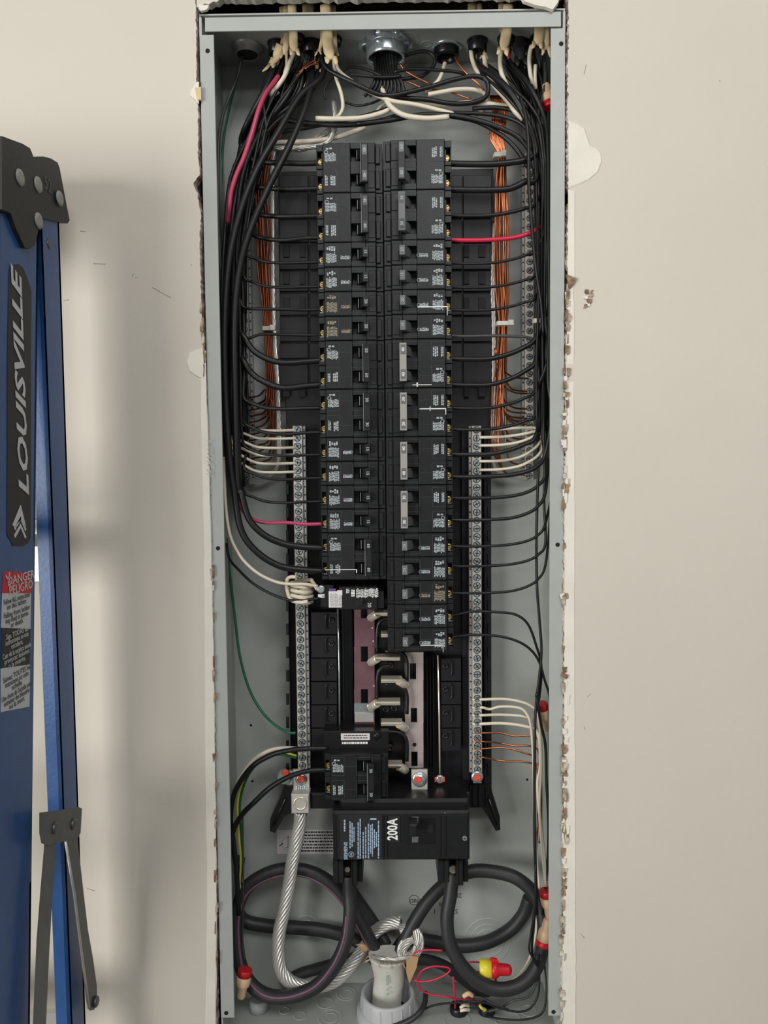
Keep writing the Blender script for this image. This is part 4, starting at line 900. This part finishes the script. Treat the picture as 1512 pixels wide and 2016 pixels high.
# ================================================================== SMALL WIRES AT THE BOTTOM
RW = [('bright red thin wire ending left of the right-hand service cable', [(806,1884,30),(822,1874,28),(840,1870,26),(871,1871,24)], .95),
      ('red thin wire looping beside the grey conduit ring', [(800,1912,44),(808,1924,34),(826,1932,28),(850,1930,24),(875,1920,22),(886,1910,22),(878,1904,22),(850,1903,22),(830,1912,24),(822,1930,28),(828,1948,30),(850,1958,30),(880,1962,30),(900,1967,32),(935,1966,40)], .95),
      ('short upright red wire end above the black bottom bushing', [(892,1923,20),(894,1945,20),(896,1966,26),(896,1985,40)], 1.1),
      ('dark red wire curving into the yellow end of the wire connector', [(905,1905,50),(920,1896,48),(935,1894,44),(952,1896,40)], .9),
      ('lower dark red wire into the yellow end of the wire connector', [(918,1914,50),(930,1913,46),(946,1914,40)], .9),
      ('short red wire hanging under the red wire connector', [(975,1922,38),(976,1932,40),(975,1945,44)], 1.4)]
for lb, pts, r_ in RW: wire(lb, 'wire_red', r_, pts)
wire('green ground wire sweeping from the left gutter to the left neutral bar', 'wire_green', 1.5, [(582,1443,52),(570,1442,52),(545,1430,58),(515,1400,66),(490,1355,72),(472,1290,76),(463,1220,78),(456,1160,78),(450,1110,76),(446,1060,70)])
wire('dim green wire hanging from the top left corner fitting', 'wire_green', 1.4, [(484,96,60),(474,120,64),(462,170,72),(448,230,80),(438,300,84),(436,420,86),(440,600,86)])
wire('grey wire curving down from the top left corner beside the flange', 'wire_grey', 1.7, [(476,110,58),(468,150,58),(452,190,56),(438,230,50),(430,290,44),(430,420,40),(438,600,40)])
wire('long white wire sweeping along the lower left gutter to the pigtail coil', 'wire_white', 1.7, [(625,1154,24),(600,1150,20),(575,1150,18),(545,1146,18),(510,1130,18),(480,1104,18),(460,1072,18),(450,1040,18),(444,990,20),(440,900,26)])
wire('thin black wire sweeping up left from the electronic breaker', 'wire_black', 1.5, [(628,1178,26),(605,1181,22),(575,1182,22),(540,1172,26),(500,1150,32),(470,1122,40),(452,1100,48),(446,1070,56)])
cp = [at(625, 1160, .024)]
cz_ = at(591, 1143, .03); cz2 = at(591, 1184, .03)
for i in range(4*14+1):
    a = 2*math.pi*i/14; f_ = i/56; cp.append(Vector((cz_.x+math.cos(a)*(.0118+.001*math.sin(3*a)), .034+math.sin(a)*.0125, cz_.z-.001-f_*(cz_.z-cz2.z)+.0006*math.sin(2*a))))
co = thing('pigtail_coil', cz2, 'white wire wound in a tight coil beside the electronic breaker', 'wire')
MB().tube(spline([cp[0]]+cp[1:], 2), .0022, 8).build('winding', 'wire_white', co)
MB().tube(spline(pp([(583,1136,20),(572,1136,22),(565,1142,24),(565,1160,24),(572,1180,24),(590,1186,20),(606,1184,18)]), 5), .0020, 8).build('outer_turn', 'wire_white', co)
wire('white wire arching from the left bar down the lower left gutter', 'wire_white', 2.4, [(583,1474,52),(560,1473,48),(530,1478,46),(500,1496,46),(478,1524,46),(464,1550,48),(456,1590,50),(455,1650,52),(460,1700,54),(470,1740,56),(470,1770,60),(464,1810,66)])
wire('yellow-striped green wire from the left bar, upper run', 'wire_yellow', 1.2, [(584,1488,50),(570,1484,48),(552,1481,48),(530,1486,52),(500,1505,56),(478,1540,58),(468,1580,58),(470,1640,58),(474,1690,56),(472,1740,56)])
wire('green wire under the yellow-striped one', 'wire_green', 1.5, [(584,1492,51),(570,1489,50),(552,1485,50),(530,1490,54),(500,1510,58),(480,1546,60),(472,1590,60),(476,1650,60),(478,1710,58)])
wire('black wire from the upper terminal of the bottom left breaker', 'wire_black', 2.9, [(645,1473,34),(600,1474,32),(565,1478,32),(535,1486,34),(500,1506,36),(475,1536,38),(460,1566,40),(454,1610,44),(460,1660,46),(466,1720,46),(470,1800,48)])
wire('black wire from the lower terminal of the bottom left breaker', 'wire_black', 2.9, [(648,1515,34),(605,1518,32),(565,1531,30),(530,1552,30),(500,1580,32),(475,1606,36),(458,1640,42),(452,1690,46),(452,1780,50)])
wire('thin grey wire hanging in the lower left gutter', 'wire_grey', .8, [(478,1600,50),(479,1700,48),(479,1790,44),(478,1860,40),(482,1890,36)])
wire('long thin black wire down the right gutter from the middle of the panel', 'wire_black', 1.5, [(1060,920,30),(1058,980,32),(1056,1060,34),(1057,1150,34),(1062,1220,34),(1066,1280,34),(1062,1330,34),(1056,1380,32),(1053,1440,30),(1052,1560,28),(1054,1680,26),(1058,1800,26)])
wire('black wire looping out of the red ring connector in the right gutter', 'wire_black', 1.6, [(1068,1800,40),(1078,1700,40),(1080,1620,40),(1076,1540,40),(1074,1470,40),(1066,1430,36),(1060,1395,32),(1058,1366,30),(1055,1372,30)])
wire('black wire hanging in front of the right service loop', 'wire_black', 1.1, [(1054,1700,24),(1053,1780,20),(1045,1840,20),(1042,1870,20),(1050,1886,20),(1062,1894,22),(1066,1880,26)])
wire('cream wire curving behind the right service loop', 'wire_white', 1.5, [(1056,1800,60),(1056,1830,60),(1048,1870,56),(1035,1900,54),(1015,1925,54),(992,1940,56)])
for lb, m, r_, pts in (('thin black wire crossing the bottom panel to the right corner', 'wire_black', 1.1, [(800,2012,30),(830,1990,26),(860,1978,24),(900,1974,22),(940,1972,22),(960,1976,22),(985,1985,22),(1020,1992,22),(1045,1984,24),(1060,1955,26),(1062,1910,28),(1060,1880,30)]),
                       ('grey wire rising from the bottom bushings to the right corner', 'wire_grey', 1.3, [(958,1992,40),(985,1984,34),(1010,1970,28),(1040,1962,30),(1058,1930,34),(1068,1880,38)]),
                       ('grey wire bowing over the small bottom bushing', 'wire_grey', 1.4, [(925,1962,34),(950,1965,30),(975,1978,28),(1000,1988,28)]),
                       ('thin dark wire along the front of the bottom panel', 'wire_black', 1.1, [(960,2000,36),(985,2006,24),(1020,2008,20),(1050,2004,20),(1070,1990,22),(1076,1950,26),(1072,1900,34)]),
                       ('dark cable on the bottom panel right of the conduit ring', 'cable_black', 3.0, [(700,2040,30),(740,2024,16),(790,2016,14),(822,1998,14),(836,1975,26),(838,1955,40)])):
    wire(lb, m, r_, pts)
def bushing_b(px, py, r_, label):
    c = atZ(px, py, ZB+TK); t = thing('cable_bushing', c, label, 'fitting')
    MB().lathe(c, [(r_, 0), (r_, .006), (r_*.9, .008), (r_*.72, .008), (r_*.7, 0)], (0, 0, 1), 20, cap=False).build('collar', 'black_gloss', t)
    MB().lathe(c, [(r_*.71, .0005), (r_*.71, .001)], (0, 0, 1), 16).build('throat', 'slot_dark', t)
bushing_b(903, 1992, .0100, 'black round bushing in the bottom panel with red and cream wires'); bushing_b(958, 1992, .0095, 'black round bushing in the bottom panel, right of the first')
for lb, m, pts, r_ in (('short tan jacket end above the first bottom bushing', 'nut_tan', [(912,1962,30),(922,1956,30),(930,1960,32)], 2.6), ('upper cream wire stub in the first bottom bushing', 'wire_white', [(906,1984,30),(914,1979,30),(924,1980,34)], 1.7), ('lower cream wire stub in the first bottom bushing', 'wire_white', [(906,1990,28),(915,1988,28),(924,1988,32)], 1.7), ('short yellow wire stub in the second bottom bushing', 'wire_yellow', [(944,1978,32),(948,1984,30),(956,1988,32)], 1.7), ('black jacket stub between the bottom bushings', 'cable_black', [(926,1978,34),(936,1980,34),(944,1982,36)], 3.6)):
    wire(lb, m, r_, pts)
cc = atZ(509, 1988, ZB+TK)
t = thing('grey_plug', cc, 'small grey round fitting on the bottom panel at lower left', 'fitting'); MB().lathe(cc, [(.0105, 0), (.0105, .012), (.009, .0135)], (0, 0, 1), 20).build('cup', 'pvc_grey', t)
# ================================================================== WIRE CONNECTORS
def wire_nut(a, b_, r_, m1, m2, label, k=.28):
    A = at(*a[:2], a[2]/1000); B = at(*b_[:2], b_[2]/1000); ax = (B-A); L = ax.length; ax.normalize(); t = thing('wire_connector', A, label, 'connector')
    MB().lathe(A, [(r_*.93, 0), (r_, .0006), (r_, L*k)], ax, 18).build('skirt', m1, t)
    w_ = L*k; MB().lathe(A, [(r_*.99, w_), (r_*.96, L*.5), (r_*.86, L*.56), (r_*.66, L*.62), (r_*.60, L*.9), (r_*.45, L*.97), (r_*.15, L)], ax, 18).build('cap', m2, t)
    tdir = Vector((0, 0, 1)) if abs(ax.z) < .6 else Vector((1, 0, 0)); tdir = (tdir-ax*tdir.dot(ax)).normalized()
    for s in ((1,) if m1 == 'nut_yellow' else ()):
        q = [A+ax*L*.32+tdir*s*r_*.9, A+ax*L*.36+tdir*s*r_*1.35, A+ax*L*.55+tdir*s*r_*1.25, A+ax*L*.62+tdir*s*r_*.7]
        MB().slab([p+Vector((0, -.0012, 0)) for p in q], Vector((0, 1, 0)), .0024).build('wing', m2, t)
wire_nut((945,1906,36), (1008,1910,30), .0096, 'nut_yellow', 'nut_red', 'yellow and red wire connector at lower right of the panel', .38)
wire_nut((483,1908,18), (474,1967,14), .0078, 'nut_red', 'nut_tan', 'tan wire connector with red skirt in the lower left corner', .22)
wire_nut((1075,1752,36), (1082,1808,36), .0076, 'nut_red', 'nut_tan', 'tan wire connector with red skirt beside the right service loop, upper one', .22)
wire_nut((1068,1862,36), (1079,1806,38), .0076, 'nut_red', 'nut_tan', 'inverted tan wire connector with red skirt beside the right service loop, lower one', .2)
wire_nut((1066,1384,44), (1074,1440,50), .0066, 'nut_red', 'nut_tan', 'tan wire connector with red skirt in the right gutter beside the white neutrals', .22)
wire_nut((1083,212,36), (1074,164,40), .0070, 'nut_red', 'nut_tan', 'tan wire connector with red skirt under the top right corner', .22)
wire_nut((1064,212,52), (1060,192,52), .0050, 'nut_red', 'nut_tan', 'small red and tan wire connector left of the top right one', .4)
wire_nut((1062,512,60), (1068,470,60), .0068, 'nut_red', 'nut_tan', 'tan wire connector with red skirt behind the right gutter wires', .2)
# ================================================================== WIRES CROSSING THE TOP
TOPW = [
 ('white wire arcing from the left cable group across to the right group', 'wire_white', 2.1, [(660,120,44),(668,140,44),(690,158,42),(730,182,40),(770,198,38),(820,206,38),(870,218,38),(893,224,38)]),
 ('thick white wire curving up to meet the first at right of centre', 'wire_white', 2.7, [(748,160,50),(760,196,40),(776,216,36),(800,228,34),(840,233,34),(884,230,34)]),
 ('long white wire bowing across below the conduit fitting', 'wire_white', 2.5, [(622,233,40),(660,234,38),(710,232,38),(752,222,40),(775,210,42)]),
 ('white wire rising behind toward the conduit fitting', 'wire_white', 2.2, [(736,232,52),(748,212,54),(760,200,56)]),
 ('pale wire crossing low behind the top of the breakers', 'wire_white', 2.7, [(508,282,60),(560,280,60),(610,278,58),(655,272,58),(700,258,60),(718,250,62)]),
 ('short pale wire slanting above the crossing one', 'wire_white', 1.6, [(620,272,64),(640,258,64),(652,250,64)]),
 ('white wire hooking down from the long tan jacket', 'wire_white', 1.9, [(657,120,44),(661,150,42),(672,185,40),(675,210,40),(670,224,42),(662,232,46)]),
 ('white wire slanting down from the pale wide jacket', 'wire_white', 2.4, [(578,104,40),(570,125,38),(560,150,36),(548,168,36),(538,180,38),(526,196,46)]),
 ('second white wire between the left jackets', 'wire_white', 1.8, [(563,104,48),(565,125,46),(560,145,44)]),
 ('short white wire glimpsed low in the left bundle', 'wire_white', 2.2, [(548,180,44),(532,194,44),(518,208,46),(508,220,50)]),
 ('short tan wire glimpsed between the left black cables', 'wire_white', 1.4, [(607,156,48),(600,172,46),(596,180,48)]),
 ('short pale wire glimpsed lower between the left black cables', 'wire_white', 1.2, [(600,188,48),(592,196,46),(584,202,48)]),
 ('white wire crossing level behind the black loop at top right', 'wire_white', 2.7, [(790,190,56),(830,202,54),(880,206,52),(930,202,50),(975,206,50),(1000,210,50)]),
 ('white wire end pointing left inside the black loop', 'wire_white', 2.3, [(843,186,46),(870,181,46),(900,176,46),(930,176,48),(952,182,50),(958,196,52),(955,212,52),(940,224,52),(930,228,54)]),
 ('white wire bent down from the round bushing', 'wire_white', 2.2, [(876,124,48),(872,140,46),(862,160,46),(848,172,48),(838,180,52)]),
 ('white wire from the forked jacket, left one of the right group', 'wire_white', 2.3, [(927,100,50),(930,118,48),(938,138,46),(948,150,48)]),
 ('long white wire sweeping down right below the forked jacket', 'wire_white', 2.6, [(953,110,48),(956,130,46),(962,152,42),(976,172,38),(992,190,36),(1004,205,34),(1014,220,32),(1030,235,32)]),
 ('white wire from the middle jacket of the right group', 'wire_white', 2.4, [(989,92,42),(985,112,40),(986,138,38),(992,156,36),(1004,178,34),(1022,200,34)]),
 ('white wire dropping from the cream jacket at far right', 'wire_white', 2.2, [(1046,90,40),(1042,115,38),(1044,145,38),(1050,172,42)]),
 ('second white wire below the cream jacket at far right', 'wire_white', 2.0, [(1054,128,40),(1053,150,40),(1055,176,42)]),
 ('thin white wire falling in the right gutter behind the black wires', 'wire_white', 2.2, [(1066,380,62),(1066,430,64),(1070,520,64)]),
 ('pale wire running down the right gutter behind the black wires', 'wire_white', 1.6, [(1072,560,60),(1062,640,44),(1064,700,46),(1064,800,48),(1068,900,50)]),
 ('white wire stub behind the long sweeping one', 'wire_white', 1.8, [(996,166,44),(998,182,46),(1004,192,48),(1018,206,50)]),
 ('white wire stub in the mouth of the conduit fitting', 'wire_white', 2.3, [(742,126,52),(748,140,48),(756,150,50)]),
 ('thin white stub under the conduit fitting', 'wire_white', 1.4, [(747,170,50),(752,180,50)]),
 ('pale curved stub right of the conduit fitting wires', 'wire_white', 1.7, [(768,172,50),(780,179,50),(790,182,52)]),
 ('black wire arcing from the left group under the conduit fitting', 'wire_black', 2.4, [(636,92,44),(634,118,40),(645,136,38),(665,148,36),(700,165,34),(740,184,36),(770,188,38),(810,180,40),(850,170,42),(890,158,42),(930,150,40),(955,156,40),(961,175,40),(955,192,42),(930,202,44),(890,204,46),(840,196,46),(790,192,46),(750,184,48)]),
 ('black wire looping between the conduit fitting and the bushing', 'wire_black', 2.0, [(796,110,52),(830,101,50),(850,106,50),(856,122,50),(848,136,50),(830,150,50),(800,155,50),(770,158,50)]),
 ('black wire crossing from the conduit fitting toward the right group', 'wire_black', 1.8, [(776,142,44),(810,136,44),(860,138,44),(900,142,44),(920,148,46)]),
 ('upper black wire leaving the left group beside the fitting', 'wire_black', 1.6, [(668,146,44),(684,134,44),(705,133,44),(730,140,44),(752,150,44)]),
 ('lower black wire leaving the left group beside the fitting', 'wire_black', 1.6, [(690,146,40),(720,150,40),(760,152,40),(790,150,42)]),
 ('thin black wire drooping below the fitting', 'wire_black', 1.3, [(680,202,50),(705,208,48),(735,202,46),(755,192,46)]),
 ('thin black wire looping down behind the left of the fitting', 'wire_black', 1.1, [(658,152,46),(644,165,46),(638,180,46),(642,196,48)]),
 ('glossy black wire arching from centre right over the breakers', 'wire_black', 2.6, [(700,244,44),(760,238,42),(830,226,40),(880,226,36),(930,234,32),(980,250,30),(1020,270,30),(1044,300,32),(1054,340,34)]),
 ('second glossy black wire arching over the right copper wires', 'wire_black', 2.4, [(884,228,38),(940,240,36),(990,268,34),(1020,298,34),(1040,330,36)]),
 ('third black wire arching lower over the right copper wires', 'wire_black', 2.2, [(890,222,46),(950,224,42),(1000,232,38),(1034,250,34),(1052,290,34),(1060,350,36)]),
 ('black wire arching nearest the top of the right gutter', 'wire_black', 2.3, [(930,214,50),(980,212,46),(1020,222,42),(1046,250,40),(1064,320,40),(1074,420,40)]),
 ('thick black wire crossing level above the left breakers', 'wire_black', 2.8, [(560,236,56),(620,244,52),(680,246,48),(740,240,46),(790,226,46)]),
 ('second black wire crossing level above the left breakers', 'wire_black', 2.4, [(540,262,58),(600,252,56),(660,240,54),(720,228,52),(770,212,52)]),
 ('single black wire hanging in front of the right ground bar', 'wire_black', 1.8, [(1024,190,26),(1034,225,22),(1040,280,20),(1041,360,20),(1046,430,20),(1054,520,22),(1066,600,26),(1070,660,30)]),
 ('pink-red wire slanting down in front of the left bundle', 'wire_pink', 2.4, [(548,150,40),(533,170,30),(520,190,22),(508,220,16),(496,262,13),(480,310,12),(465,345,12),(455,378,12),(452,405,14),(448,440,24)]),
 ('red wire glimpsed between the right-hand black wires', 'wire_red', 2.6, [(965,138,52),(976,152,52),(990,172,54),(1004,192,56),(1016,214,58)]),
 ('second red wire glimpsed between the right-hand black wires', 'wire_red', 2.2, [(975,150,56),(984,166,56),(992,186,58)]),
 ('bare copper wire slanting out of the round bushing', 'copper', 1.1, [(895,112,46),(902,124,44),(920,146,42),(940,164,42),(953,178,44)]),
 ('bare copper wire slanting from the conduit fitting', 'copper', 1.0, [(788,126,46),(797,138,46),(815,150,46),(846,166,48)]),
 ('lower bare copper wire beside the conduit fitting', 'copper', .9, [(798,160,50),(815,166,50),(835,174,50),(880,180,50),(928,196,50)]),
 ('short copper wire crossing the left jackets', 'copper', 1.2, [(590,142,42),(604,128,42),(622,118,42)]),
 ('second short copper wire by the left jackets', 'copper', 1.0, [(584,150,42),(596,138,42),(604,116,44)]),
 ('third short copper wire by the left jackets', 'copper', 1.3, [(600,136,40),(612,128,40),(628,124,40)]),
]
for lb, m, r_, pts in TOPW: wire(lb, m, r_, pts)
# loose bundle wires of both gutters (each a wire of its own, hot conductors between the jackets and the gutters)
RB_ = random.Random(31)
for i in range(26):
    tx, ty = tops[i % 10]; lane = 438+(i*1.7); Yb = 34+(i*11) % 46
    pts = [(tx+RB_.uniform(-6, 6), ty-16, 54), (tx+RB_.uniform(-8, 4), ty+14, 50), (tx-30+RB_.uniform(-12, 12), 190, Yb), (lane+50+RB_.uniform(-14, 14), 260, Yb), (lane+20+RB_.uniform(-6, 8), 350, Yb), (lane+4, 470, Yb)]
    yy = 600; ye = RB_.uniform(720, 1000)
    while yy < ye: pts.append((lane+gy(yy)+RB_.uniform(-3, 3), yy, Yb)); yy += 120
    pts.append((lane+gy(ye)+3, ye, 84))
    wire('black wire in the dense bundle filling the left gutter', 'wire_black', RB_.choice([1.6, 1.9, 2.6, 3.0]), pts, group='black wires of the left gutter bundle', seg=4)
for i in range(13):
    tx, ty = rt[i % 10]; lane = 1058+(i*2.2); Yb = 30+(i*11) % 46
    pts = [(tx+RB_.uniform(-6, 6), ty-12, 54), (tx+RB_.uniform(-2, 8), ty+16, 50), (tx+(lane-tx)*.5, 190, Yb), (lane-16+RB_.uniform(-8, 6), 250, Yb), (lane-4, 330, Yb), (lane, 470, Yb)]
    yy = 600; ye = RB_.uniform(700, 930)
    while yy < ye: pts.append((lane+RB_.uniform(-3, 3), yy, Yb)); yy += 120
    pts.append((lane+2, ye, 84))
    wire('black wire in the bundle filling the right gutter', 'wire_black', RB_.choice([1.5, 1.8, 2.2]), pts, group='black wires of the right gutter bundle', seg=4)
for i in range(9):
    a = i*.7; x = 738+i*5; wire('black wire fanning out of the mouth of the conduit fitting', 'wire_black', 1.9, [(x, 84, 50+4*math.sin(a)), (x, 112, 50+4*math.sin(a)), (x+2, 138, 46), (x+(i-4)*2+6, 165, 44), (x+(i-4)*5, 190, 46)], group='black wires in the conduit fitting', seg=4)
# ================================================================== LADDER
XL = -.305
ld = thing('stepladder', atX(60, 2000, XL)*1.0, 'blue fibreglass stepladder with black top cap standing at the left against the wall', 'ladder'); ld.location.z = 0
def rail_poly(L, m, name, tk, lab=None):
    P = [atX(x, y, XL) for x, y in L]; o = MB().slab(P, Vector((-1, 0, 0)), tk).build(name, m, ld); return o
def extrap(p, q, z): t = (z-p.z)/(q.z-p.z); return p+(q-p)*t
def rail(xt, yt, xb, yb, name, flw):
    """C-channel rail: xt/xb = (near edge, far edge) pixels at the top and at a lower row"""
    a0 = atX(xt[0], yt, XL); a1 = atX(xt[1], yt, XL); b0 = extrap(a0, atX(xb[0], yb, XL), 0); b1 = extrap(a1, atX(xb[1], yb, XL), 0)
    MB().slab([a0, b0, b1, a1], Vector((-1, 0, 0)), .0035).build(name, 'ladder_blue', ld)
    o = ld.children[-1]
    for (p, q, s) in ((a0, b0, 1), (a1, b1, -1)):
        d = Vector((0, .0035*s, 0)); mb = MB(); b = len(mb.v)
        P = [p, q, q+Vector((-flw, 0, 0)), p+Vector((-flw, 0, 0))]; mb.slab(P, d, 1.0); mb.build('rail_edge', 'ladder_blue', o)
    return o, (a0, b0, a1, b1)
fr, FQ = rail((-4, 76), 420, (-10, 59), 2000, 'front_rail', .018)
rrl, RQ = rail((78, 115), 400, (139, 168), 2000, 'rear_rail', .014)
for k, (Q, nm) in enumerate(((FQ, 'front_rail'), (RQ, 'rear_rail'))):
    a0, b0, a1, b1 = [v+Vector((-.44, 0, 0)) for v in Q]; MB().slab([a0, b0, b1, a1], Vector((1, 0, 0)), .0035).build(nm, 'ladder_blue', ld)
    for (p, q, s) in ((a0, b0, 1), (a1, b1, -1)): MB().slab([p, q, q+Vector((.03, 0, 0)), p+Vector((.03, 0, 0))], Vector((0, .0035*s, 0)), 1.0).build('rail_edge', 'ladder_blue', ld.children[-1])
for z in (1.46, 1.17, .88, .59, .30):
    t_ = (FQ[0].z-z)/FQ[0].z; y0_ = FQ[0].y+(FQ[1].y-FQ[0].y)*t_; y1_ = FQ[2].y+(FQ[3].y-FQ[2].y)*t_
    s_ = MB().cbox(XL-.436, XL-.004, y0_, y1_-.012, z-.025, z, .002).build('step', 'ladder_alu', ld)
for ya, yb_, xe in ((1020, 1052, 90), (1072, 1145, 92), (1985, 2060, 122)):
    A = atX(xe, ya, XL-.012); B = atX(xe, yb_, XL-.012)
    MB().cbox(XL-.43, XL-.010, A.y-.008, A.y, B.z, A.z, .001).build('rear_brace', 'ladder_alu', ld)
# top cap
def cap_slab(L, tk=.46, m='ladder_cap', off=.004):
    P = [atX(x, y, XL)+Vector((off, 0, 0)) for x, y in L]; MB().slab(P, Vector((-1, 0, 0)), tk).build('top_cap', m, ld); return ld.children[-1]
capo = cap_slab([(-6,268),(10,274),(35,283),(50,292),(56,306),(62,350),(72,430),(60,482),(50,490),(40,488),(22,450),(12,420),(-6,412)], .46)
capo2 = cap_slab([(56,309),(80,308),(95,312),(108,320),(112,330),(132,434),(128,440),(115,438),(80,430),(72,432),(58,470),(55,400)], .455, off=.0025)
for x, y in ((29, 350), (65, 364), (108, 391), (66, 435)):
    c = atX(x, y, XL)+Vector((.0042, 0, 0)); MB().lathe(c, [(.0072, 0), (.0066, .0012), (.004, .0018)], (1, 0, 0), 16).build('rivet', 'rivet_grey', capo)
c = atX(97, 480, XL); MB().lathe(c, [(.0055, 0), (.003, .0008)], (1, 0, 0), 14).build('rivet', 'ladder_steel', rrl)
# decal and warning label on the rail
def on_rail(L, m, name, par, off): 
    P = [atX(x, y, XL)+Vector((off, 0, 0)) for x, y in L]; o = MB().slab(P, Vector((-1, 0, 0)), off-.0001 if off < .0006 else .0003).build(name, m, par); return o
dc = on_rail([(27,521),(36,520),(45,528),(52,545),(61,572),(60,700),(60,1060),(53,1070),(45,1075),(24,1075),(20,1064),(15,1058),(13,1050),(14,700),(17,530)], 'decal_black', 'name_decal', fr, .0005)
def rtext(s, size, px, py, rot, m, par, name, sx=1.0, shear=0, off=0, toff=.0009):
    """text on the rail face (normal +X); rot turns it in that plane"""
    c = atX(px, py, XL)+Vector((toff, 0, 0)); o = text(s, size, c, 0, m, par, name, sx=sx, shear=shear, off=off)
    o.rotation_euler = (Matrix.Rotation(rot, 3, 'X') @ Matrix.Rotation(math.pi/2, 3, 'Z') @ Matrix.Rotation(math.pi/2, 3, 'X')).to_euler(); return o
rtext('52', .0170, 88, 365, 0, 'edge_grey', capo2, 'embossed_number', toff=.0030)
rtext('LOUISVILLE', .0235, 39, 762, math.pi/2, 'decal_letter', dc, 'brand_lettering', sx=1.55, shear=.3, off=.0006)
for k in range(3):
    y = 995+k*15; L = [(39,y),(52 if k else 49,y+38-(k>0)*4),(46,y+44-(k>0)*4),(38,y+20),(29,y+40-(k>0)*4),(22,y+32-(k>0)*4)]
    if k == 0: L = [(39, 994), (49, 1036), (47, 1042), (39, 1024), (30, 1040), (23, 1034)]
    on_rail([(a, b2) for a, b2 in L], 'decal_letter', 'chevron', dc, .0009) if k == 0 else on_rail([(39,y+6),(50,y+32),(48,y+36),(39,y+14),(28,y+34),(26,y+29)], 'decal_letter', 'chevron', dc, .0009)
wl = on_rail([(6,1125),(60,1128),(60,1168),(4,1168)], 'decal_red', 'danger_label', fr, .0005)
w1 = on_rail([(4,1168),(60,1168),(59,1238),(2,1236)], 'decal_white', 'danger_label', fr, .0005)
w2 = on_rail([(2,1236),(59,1238),(58,1308),(1,1316)], 'decal_black', 'danger_label', fr, .0005)
w3 = on_rail([(1,1316),(58,1308),(57,1391),(1,1402)], 'decal_white', 'danger_label', fr, .0005)
rtext('DANGER', .0105, 40, 1138, 0, 'decal_white', wl, 'lettering', sx=1.1, off=.0001); rtext('PELIGRO', .0105, 40, 1157, 0, 'decal_white', wl, 'lettering', sx=1.0, off=.0001)
rtext('V', .012, 15, 1140, .3, 'decal_white', wl, 'lettering', off=.0002)
for y, s, p, m in ((1178,'Follow ALL instructions',w1,'ink'),(1189,'on this ladder.',w1,'ink'),(1204,'Falling from ladder',w1,'ink'),(1215,'may result in injuries',w1,'ink'),(1226,'or death.',w1,'ink'),
                 (1246,'Siga TODAS las',w2,'decal_white'),(1257,'instrucciones en esta',w2,'decal_white'),(1268,'escalera.',w2,'decal_white'),(1281,'Caer de la escalera puede',w2,'decal_white'),(1292,'provocar lesiones',w2,'decal_white'),(1303,'o la muerte.',w2,'decal_white'),
                 (1326,'Suivez TOUTES les',w3,'ink'),(1337,'instructions sur cette',w3,'ink'),(1348,'echelle.',w3,'ink'),(1361,'Une chute de l\'echelle peut',w3,'ink'),(1372,'entrainer des blessures',w3,'ink'),(1383,'ou la mort.',w3,'ink')):
    rtext(s, .0062, 32, y, 0, m, p, 'lettering', sx=.74 if len(s) > 20 else .95)
# spreader hinge and arms
hg = on_rail([(50,1600),(66,1598),(130,1589),(137,1592),(134,1640),(128,1650),(104,1655),(100,1656),(88,1660),(64,1664),(54,1660),(50,1640)], 'ladder_steel', 'spreader_hinge', ld, .0120)
on_rail([(64,1660),(88,1658),(80,1760),(73,1880),(66,2030),(40,2030),(48,1850),(56,1750)], 'ladder_steel', 'spreader_arm', ld, .0105)
on_rail([(104,1652),(130,1645),(140,1730),(152,1830),(163,1890),(170,1940),(171,1965),(165,1988),(156,1990),(150,1975),(140,1900),(122,1760)], 'ladder_steel', 'spreader_arm', ld, .0105)
MB().tube([atX(104,1656,XL)+Vector((.0115,0,0)), atX(122,1760,XL)+Vector((.0115,0,0)), atX(140,1900,XL)+Vector((.0115,0,0)), atX(152,1985,XL)+Vector((.0115,0,0))], .0012, 6).build('arm_edge', 'ladder_alu', ld)
for x, y in ((81, 1630), (119, 1622), (165, 1972)):
    c = atX(x, y, XL)+Vector((.0125, 0, 0)); MB().lathe(c, [(.0055, -.001), (.005, .001), (.003, .002)], (1, 0, 0), 12).build('rivet', 'ladder_steel', hg)
